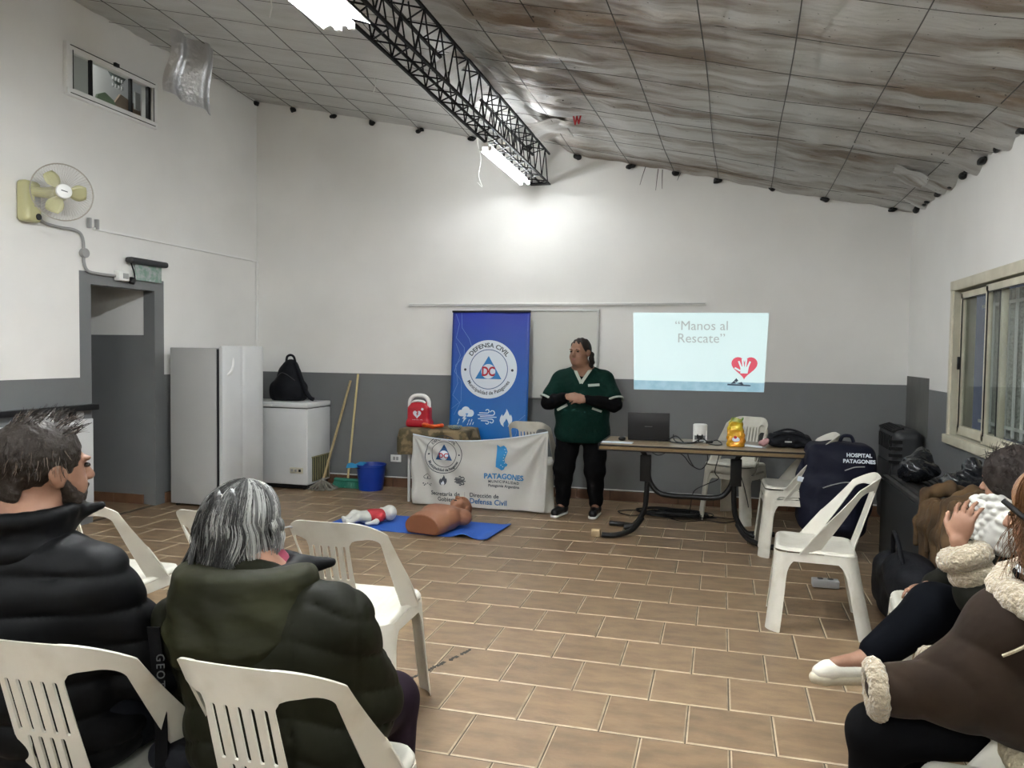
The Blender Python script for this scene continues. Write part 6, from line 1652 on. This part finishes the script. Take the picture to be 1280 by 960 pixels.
# ------------------------------------------------------------ dark-haired person with raised hand
M_FLEECE = mat('fleece_cream', (.36, .30, .21), .95, bump=1, bscale=70, bdist=.02, sheen=.3)
M_FLEECE2 = mat('fleece_beige', (.33, .28, .19), .95, bump=.9, bscale=90)
M_WSHOE = mat('white_shoe', (.64, .61, .52), .5, bump=.1, bscale=200)
fuzz = lambda Q: .0035*np.sin(Q[:, 0]*210+Q[:, 1]*120)*np.sin(Q[:, 1]*230)*np.sin(Q[:, 2]*220)
def darkhair():
    t = thing('person', 'seated dark-haired person in white slip-on shoes with a raised hand and legs crossed', 'person', (1.0, 3.2, 0))
    J = dict(hd=(1.03, 3.17, 1.00), fw=(-.75, .62, -.1), nk=(1.05, 3.16, .86), ch=(1.06, 3.18, .72), pv=(1.07, 3.25, .52),
             shR=(1.02, 3.02, .80), elR=(.86, 2.88, .65), wrR=(.785, 2.90, .83), shL=(1.00, 3.32, .80), elL=(.92, 3.36, .58), wrL=(.78, 3.22, .58),
             hpR=(1.02, 3.14, .50), knR=(.76, 3.06, .545), anR=(.535, 2.99, .36), toR=(.42, 2.95, .345),
             hpL=(1.04, 3.30, .50), knL=(.82, 3.14, .46), anL=(.84, 3.08, .10), toL=(.74, 3.02, .045), hs=.98, ears=False)
    s, P, m = body(J, h=.0065, handpose={'R': ((.18, -.02, .98), (.6, .7, 0), 1, .45, .98, .2), 'L': ((-.6, -.6, 0), (0, 0, -1), 1, .5, .9)})
    s.build('body', M_SKIN, t); face_parts(P, m, t, .98)
    s = SDF(.007, .03); s.ell(P(0, -.02, .03), (.105, .115, .105), mtx=m); s.ell(P(0, -.07, -.03), (.10, .07, .08), mtx=m); s.ell(P(0, .125, -.03), (.06, .06, .09), mtx=m, op='-')
    s.build('hair', M_HAIRD, t, disp=lambda Q: .007*np.sin(Q[:, 0]*75+Q[:, 2]*30)*np.sin(Q[:, 1]*70)*np.sin(Q[:, 2]*80+Q[:, 0]*20))
    rr = random.Random(5); pp = []
    for i in range(420):
        th = rr.uniform(-PI, PI); ph = math.acos(rr.uniform(-.4, 1)); 
        p = P(.108*math.sin(ph)*math.sin(th), -.02-.118*math.sin(ph)*math.cos(th), .03+.108*math.cos(ph))
        if math.cos(th) < -.55 and ph > 1: continue
        n_ = (p-P(0, -.02, .03)).normalized(); q = []; a0 = rr.uniform(0, 6); L = rr.uniform(.02, .045)
        x = n_.cross(Vector((0, 0, 1))).normalized(); y = n_.cross(x)
        for k in range(8): q.append(p+n_*(L*k/7-.008)+(x*math.cos(a0+k*1.1)+y*math.sin(a0+k*1.1))*.007)
        pp.append(q)
    strands('hair_strands', pp, .0014, M_HAIRD, t)
    # dark olive coat
    MO = mat('olive_coat', (.007, .007, .0045), .8, spec=.12, bump=.2, bscale=30)
    s = SDF(.008, .06); s.ell((1.06, 3.19, .72), (.15, .21, .17)); s.ell((1.08, 3.22, .56), (.17, .22, .16)); s.cap(J['shR'], J['shL'], .075)
    s.cap(J['shR'], J['elR'], .075, .068); s.cap(J['elR'], V3(J['elR']).lerp(V3(J['wrR']), .5), .066, .060); s.cap(J['shL'], J['elL'], .075, .066); s.cap(J['elL'], V3(J['elL']).lerp(V3(J['wrL']), .85), .062, .048)
    s.build('coat', MO, t, disp=lambda Q: .004*np.sin(Q[:, 2]*40+Q[:, 0]*25), clip=lambda Q: .42-Q[..., 2])
    # fleece cuffs and white knitted scarf
    e, w = V3(J['elR']), V3(J['wrR']); d = (w-e).normalized()
    s = SDF(.005, .015); c = e.lerp(w, .72); x = d.cross(Vector((0, 1, 0))).normalized(); y = d.cross(x)
    for k in range(18):
        a, a2 = 2*PI*k/18, 2*PI*(k+1)/18; s.cap(c+(x*math.cos(a)+y*math.sin(a))*.052, c+(x*math.cos(a2)+y*math.sin(a2))*.052, .033)
    s.build('fleece_cuff', M_FLEECE, t, disp=fuzz)
    s = SDF(.006, .02); s.cap(e.lerp(w, .45), e.lerp(w, .66), .075, .062); s.build('fleece_sleeve_end', M_FLEECE, t, disp=fuzz)
    MW = mat('white_knit', (.5, .49, .45), .9)
    s = SDF(.005, .012)
    c = V3((.985, 3.03, .885))
    for row in range(7):
        for k in range(16):
            a = 2*PI*k/16+row*.2; s.ell(c+Vector((.085*math.cos(a)-.03, .10*math.sin(a), -.062+.021*row)), (.016, .019, .0135), (0, 0, a), k=.004)
    s.ell(c+Vector((-.03, 0, 0)), (.085, .095, .065)); s.ell((.935, 2.95, .84), (.05, .05, .07))
    for k in range(8): s.ell((.925+.02*(k % 2), 2.92, .80+.016*k), (.026, .022, .013), (0, .5, 0))
    s.build('knitted_scarf', MW, t)
    # trousers
    MT = mat('navy_trousers', (.0025, .003, .0045), .9, spec=.06, bump=.1, bscale=30)
    s = SDF(.008, .04); s.ell((1.05, 3.23, .49), (.14, .20, .09))
    s.cap(J['hpR'], J['knR'], .095, .085); s.cap(J['knR'], V3(J['knR']).lerp(V3(J['anR']), .86), .088, .062); s.cap(J['hpL'], J['knL'], .09, .075); s.cap(J['knL'], V3(J['knL']).lerp(V3(J['anL']), .92), .075, .055)
    s.build('trousers', MT, t)
    for a in 'RL':
        an, to = V3(J['an'+a]), V3(J['to'+a]); d = (to-an).normalized(); dn = Vector((0, 0, -1)) if a == 'L' else Vector((-.35, -.1, -.93)).normalized()
        s = SDF(.004, .02); s.cap(an+dn*.035-d*.02, to+dn*.02+d*.02, .040, .032); s.cap(to+dn*.02+d*.02, to+dn*.022+d*.05, .032, .026)
        s.ell(an-dn*.035+d*.01, (.034, .034, .045), op='-', k=.006)
        sh = s.build('shoe', M_WSHOE, t)
        s = SDF(.004, .01); s.cap(an+dn*.062-d*.02, to+dn*.046+d*.025, .036, .030); s.cap(to+dn*.046+d*.02, to+dn*.042+d*.055, .030, .024)
        q = an+dn*.060
        s.build('sole', mat('shoe_sole', (.50, .45, .34), .7) if a == 'R' else bpy.data.materials['shoe_sole'], sh, clip=lambda Q: -((Q-np.array(q)) @ np.array(dn)))
darkhair()

# ------------------------------------------------------------ person in the brown shearling jacket
M_SUEDE = mat('brown_suede', (.020, .0115, .0065), .8, spec=.12, col2=(.013, .0072, .004), nscale=7, bump=.6, bscale=6, bdist=.03, bdetail=3, sheen=.03)
M_GING = mat('ginger_hair', (.17, .078, .025), .45, bump=.5, bscale=60, col2=(.09, .038, .012), nscale=20, stretch=(3, 3, .6))
def shearling():
    t = thing('person', 'seated ginger-haired person in a brown shearling jacket at the right edge', 'person', (.85, 2.3, 0))
    J = dict(hd=(.80, 2.18, 1.06), fw=(-.80, .60, -.12), nk=(.83, 2.16, .93), ch=(.84, 2.20, .74), pv=(.88, 2.28, .52),
             shL=(.71, 2.16, .775), elL=(.64, 2.13, .62), wrL=(.41, 2.13, .60), shR=(.93, 2.34, .84), elR=(.78, 2.44, .60), wrR=(.58, 2.36, .56),
             hpL=(.78, 2.26, .50), knL=(.42, 2.20, .455), anL=(.42, 2.28, .09), toL=(.30, 2.34, .045),
             hpR=(.80, 2.42, .48), knR=(.56, 2.44, .42), anR=(.60, 2.48, .09), toR=(.48, 2.54, .045), hs=.98, ears=False)
    s, P, m = body(J, h=.0065, handpose={'R': ((-.8, -.3, -.1), (0, 0, -1), 1, .4, .9), 'L': ((.45, .75, -.3), (0, 0, -1), -1, .6, .78)})
    s.build('body', M_SKIN, t); face_parts(P, m, t, .98)
    s = SDF(.006, .03); s.ell(P(0, -.018, .035), (.090, .106, .098), mtx=m); s.ell(P(0, -.05, -.07), (.10, .07, .11), mtx=m); s.ell(P(-.075, .0, -.10), (.035, .05, .115), mtx=m); s.ell(P(.075, .0, -.10), (.03, .045, .10), mtx=m); s.ell(P(0, .125, -.03), (.062, .065, .11), mtx=m, op='-')
    s.build('hair', M_GING, t, disp=lambda Q: .003*np.sin(Q[:, 0]*120+Q[:, 1]*130+4*np.sin(Q[:, 2]*25)))
    rr = random.Random(3); r, f, u = basis(J['fw']); pp = []
    for i in range(500):
        th = rr.uniform(-2.3, 2.3); p = []; ph0 = rr.uniform(.2, .8); w = rr.uniform(.98, 1.06)
        for k in range(6):
            ph = ph0+(1.5-ph0)*k/5; p.append(P(w*.094*math.sin(ph)*math.sin(th), -.018-w*.11*math.sin(ph)*math.cos(th), .035+w*.102*math.cos(ph)))
        a = p[-1]; cd = (a-P(0, -.02, .03)); cd = (cd-u*cd.dot(u)).normalized(); L = rr.uniform(.12, .2)
        for k in range(1, 7): q = k/6; p.append(a-u*L*q+cd*(.015*math.sin(q*5+i)+.02*q)+f*.03*q)
        pp.append(p)
    strands('hair_strands', pp, .0017, M_GING, t)
    B().tube([P(-.10, .075, .05), P(-.105, .02, -.0), P(-.10, -.03, -.10)], .007, 6).build('hair_band', M_BLACKPL, t, smooth=True)
    # striped scarf
    c = V3(J['nk'])
    for k in range(5):
        s = SDF(.005, .01); z = .028-.011*k
        for i in range(18):
            a, a2 = 2*PI*i/18, 2*PI*(i+1)/18; R2 = .080+.007*k; s.cap(c+Vector((R2*math.cos(a), R2*math.sin(a), z)), c+Vector((R2*math.cos(a2), R2*math.sin(a2), z)), .0075)
        s.build('scarf_stripe', M_PW if k % 2 else M_BLK, t)
    # jacket
    s = SDF(.007, .06); s.ell((.85, 2.24, .74), (.165, .20, .19)); s.ell((.88, 2.30, .58), (.18, .22, .16)); s.cap(J['shL'], J['shR'], .095, .085)
    s.cap(J['shL'], J['elL'], .094, .090, k=.05); s.cap(J['elL'], V3(J['elL']).lerp(V3(J['wrL']), .86), .088, .062, k=.05); s.cap((.71, 2.17, .76), (.56, 2.13, .635), .085, .07, k=.05); s.ell((.86, 2.18, .57), (.20, .20, .12)); s.cap(J['shR'], J['elR'], .09, .08); s.cap(J['elR'], V3(J['elR']).lerp(V3(J['wrR']), .7), .08, .06)
    g = s.build('jacket', M_SUEDE, t, disp=lambda Q: .010*(np.abs(np.sin(Q[:, 0]*24+Q[:, 2]*9+1.4*np.sin(Q[:, 1]*17+Q[:, 2]*12)))**.7-.5)*np.clip(1.2-np.abs(Q[:, 2]-.62)*4, .2, 1), clip=lambda Q: .46-Q[..., 2]+.10*(Q[..., 0]-.9))
    # shearling collar, cuff and hem
    s = SDF(.005, .02)
    for i in range(16):
        a, a2 = 2*PI*i/16, 2*PI*(i+1)/16; f_ = lambda a_: c+Vector((.125*math.cos(a_)-.01, .120*math.sin(a_), -.035-.035*max(0, -math.cos(a_-.6)))); s.cap(f_(a), f_(a2), .036)
    s.cap((.71, 2.12, .875), (.685, 2.20, .80), .034, .022)
    s.build('fleece_collar', M_FLEECE, t, disp=fuzz)
    for a in 'LR':
        e, w = V3(J['el'+a]), V3(J['wr'+a]); d = (w-e).normalized(); cc = e.lerp(w, 1.04 if a == 'L' else .90); x = d.cross(Vector((0, 0, 1))).normalized(); y = d.cross(x); s = SDF(.005, .015)
        for k in range(18):
            b1, b2 = 2*PI*k/18, 2*PI*(k+1)/18; s.cap(cc+(x*math.cos(b1)+y*math.sin(b1))*.056, cc+(x*math.cos(b2)+y*math.sin(b2))*.056, .020)
        s.build('fleece_cuff', M_FLEECE, t, disp=fuzz)
    s = SDF(.006, .02); s.chain([(.70, 2.18, .50), (.72, 2.08, .475), (.80, 2.03, .46), (.92, 2.04, .45), (1.0, 2.10, .45)], [.03, .032, .032, .03, .03]); s.build('fleece_hem', M_FLEECE2, t, disp=fuzz)
    hp_ = [(.70, 2.13, .47), (.74, 2.05, .45), (.82, 2.0, .435), (.92, 2.01, .43)]
    b = B()
    for i, p in enumerate(spline(hp_, 6)): b.box(p, (.012, .008, .016 if i % 2 else .028), (0, 0, .5))
    b.build('hem_pattern', M_BLK, t)
    B().tube(spline([(.70, 2.10, .56), (.78, 2.03, .545), (.90, 2.02, .53), (1.0, 2.08, .53)], 5), [.014]*16, 6).build('belt_strap', M_BLK, t, smooth=True)
    B().tube(on_surface(g, ((.74, 2.0, .80), (.66, 2.0, .745)), (0, 1, 0), .002), .004, 5).build('shoulder_seam', M_FLEECE2, t)
    MT = mat('black_trousers', (.002, .002, .0025), .9, spec=.08)
    s = SDF(.008, .04); s.ell((.86, 2.32, .47), (.14, .20, .09))
    for a in 'LR': s.cap(J['hp'+a], J['kn'+a], .090, .070); s.cap(J['kn'+a], V3(J['kn'+a]).lerp(V3(J['an'+a]), .92), .068, .052)
    s.build('trousers', MT, t)
    for a in 'LR':
        an, to = V3(J['an'+a]), V3(J['to'+a]); d = (to-an).normalized(); s = SDF(.005, .02); s.cap(an-Vector((0, 0, .045)), to, .042, .034); s.ell(an+Vector((0, 0, .03)), (.035, .035, .045), op='-', k=.006)
        s.build('shoe', M_WSHOE, t, clip=lambda Q: .002-Q[..., 2])
shearling()
chair(.95, 2.42, 78, 'white plastic chair hidden under the person in the brown jacket')

# ------------------------------------------------------------ training manikins
M_BABYW = mat('manikin_white', (.60, .60, .55), .5)
M_BABYR = mat('manikin_red', (.42, .02, .03), .6)
def baby():
    t = thing('infant_manikin', 'white infant training manikin with red shirt lying on the blue mat', 'manikin', (-2.72, 5.95, .012))
    hd = V3((-2.675, 6.01, .080)); ax = Vector((.72, .62, .0)).normalized(); up = Vector((0, 0, 1)); sd = ax.cross(up)
    s = SDF(.005, .02); s.ell(hd, (.062, .058, .066)); fc = hd+Vector((-.045, -.02, .005)); s.ell(fc, (.035, .04, .035)); s.ell(fc+Vector((-.022, -.008, .034)), (.010, .010, .010)); s.ell(hd+sd*-.058, (.010, .014, .018)); s.ell(hd+sd*.058, (.010, .014, .018))
    ch = hd-ax*.115; ch.z = .065; pv = hd-ax*.205; pv.z = .060
    s.cap(hd-ax*.05, ch, .028, .045); s.cap(ch, pv, .052, .055)
    for g in (-1, 1):
        sh = ch+sd*g*.06+ax*.03; el = sh-ax*.06+sd*g*.045; wr = el-ax*.06+sd*g*.01; el.z = .035; wr.z = .03; s.chain([sh, el, wr], [.022, .020, .014]); s.ell(wr-ax*.02, (.016, .016, .012))
        hp = pv+sd*g*.03; kn = hp-ax*.08+sd*g*.03; kn.z = .080; an = kn-ax*.075; an.z = .032; s.chain([hp, kn, an], [.040, .032, .022]); s.cap(an, an-ax*.02+up*.025, .02, .015)
    s.build('body', M_BABYW, t, clip=lambda Q: .013-Q[..., 2])
    s = SDF(.005, .02); s.cap(ch+ax*.035, ch-ax*.045, .055, .060)
    for g in (-1, 1): sh = ch+sd*g*.06+ax*.03; el = sh-ax*.035+sd*g*.026; el.z = .05; s.cap(sh, el, .028, .028)
    s.build('shirt', M_BABYR, t, clip=lambda Q: .013-Q[..., 2])
    s = SDF(.004, .01); s.ell(fc+Vector((-.030, -.012, .012)), (.006, .012, .006)); s.build('mouth', M_BLACKPL, t)
baby()
def torso():
    t = thing('adult_manikin', 'tan adult torso training manikin lying on its back on the blue mat', 'manikin', (-2.15, 5.88, .012))
    M_T = mat('manikin_tan', (.29, .13, .068), .5, col2=(.24, .10, .053), nscale=5); M_T2 = mat('manikin_tan_cut', (.17, .06, .025), .6)
    ax = Vector((.20, .98, 0)).normalized(); sd = Vector((-ax.y, ax.x, 0)); up = Vector((0, 0, 1))
    w = V3((-2.235, 5.66, 0)); m = [[sd[i], ax[i], up[i]] for i in range(3)]
    s = SDF(.006, .05)
    def at(l, a, z): return w+ax*l+sd*a+up*z
    s.ell(at(.04, 0, .070), (.165, .17, .100), mtx=m); s.ell(at(.15, 0, .078), (.168, .17, .104), mtx=m); s.ell(at(.26, 0, .085), (.175, .15, .108), mtx=m)
    for g in (-1, 1):
        s.ell(at(.27, g*.07, .15), (.075, .07, .035), mtx=m); s.ell(at(.37, g*.165, .085), (.055, .055, .055), mtx=m); s.cap(at(.38, g*.06, .11), at(.37, g*.15, .10), .05, .05)
    s.cap(at(.40, 0, .10), at(.50, .0, .10), .055, .050)
    fw = (up*.94-ax*.30).normalized() if False else (up*.90-ax*.28-sd*-.15).normalized()
    P, mm = head(s, at(.575, 0, .12), up*.93-ax*.25, 1.0, 1.0, up=ax)
    cut = at(-.02, 0, 0)
    b = s.build('body', [M_T, M_T2], t, clip=lambda Q: np.maximum(.013-Q[..., 2], -((Q-np.array(cut)) @ np.array(ax))), mi=lambda c: ((c-np.array(cut)) @ np.array(ax) < .004))
    s = SDF(.004, .004)
    for g in (-1, 1): s.ell(P(g*.031, .086, .008), (.012, .007, .004), mtx=mm)
    s.build('eye', M_T2, t)
    s = SDF(.004, .004); s.ell(P(0, .088, -.056), (.016, .009, .007), mtx=mm); s.build('mouth', M_BLACKPL, t)
    s = SDF(.005, .01); s.ell(P(0, -.03, .035), (.080, .088, .090), mtx=mm); s.ell(P(0, .09, -.02), (.10, .085, .10), mtx=mm, op='-'); s.build('hair', M_T2, t, disp=lambda Q: .002*np.sin(Q[:, 0]*150)*np.sin(Q[:, 2]*130))
torso()
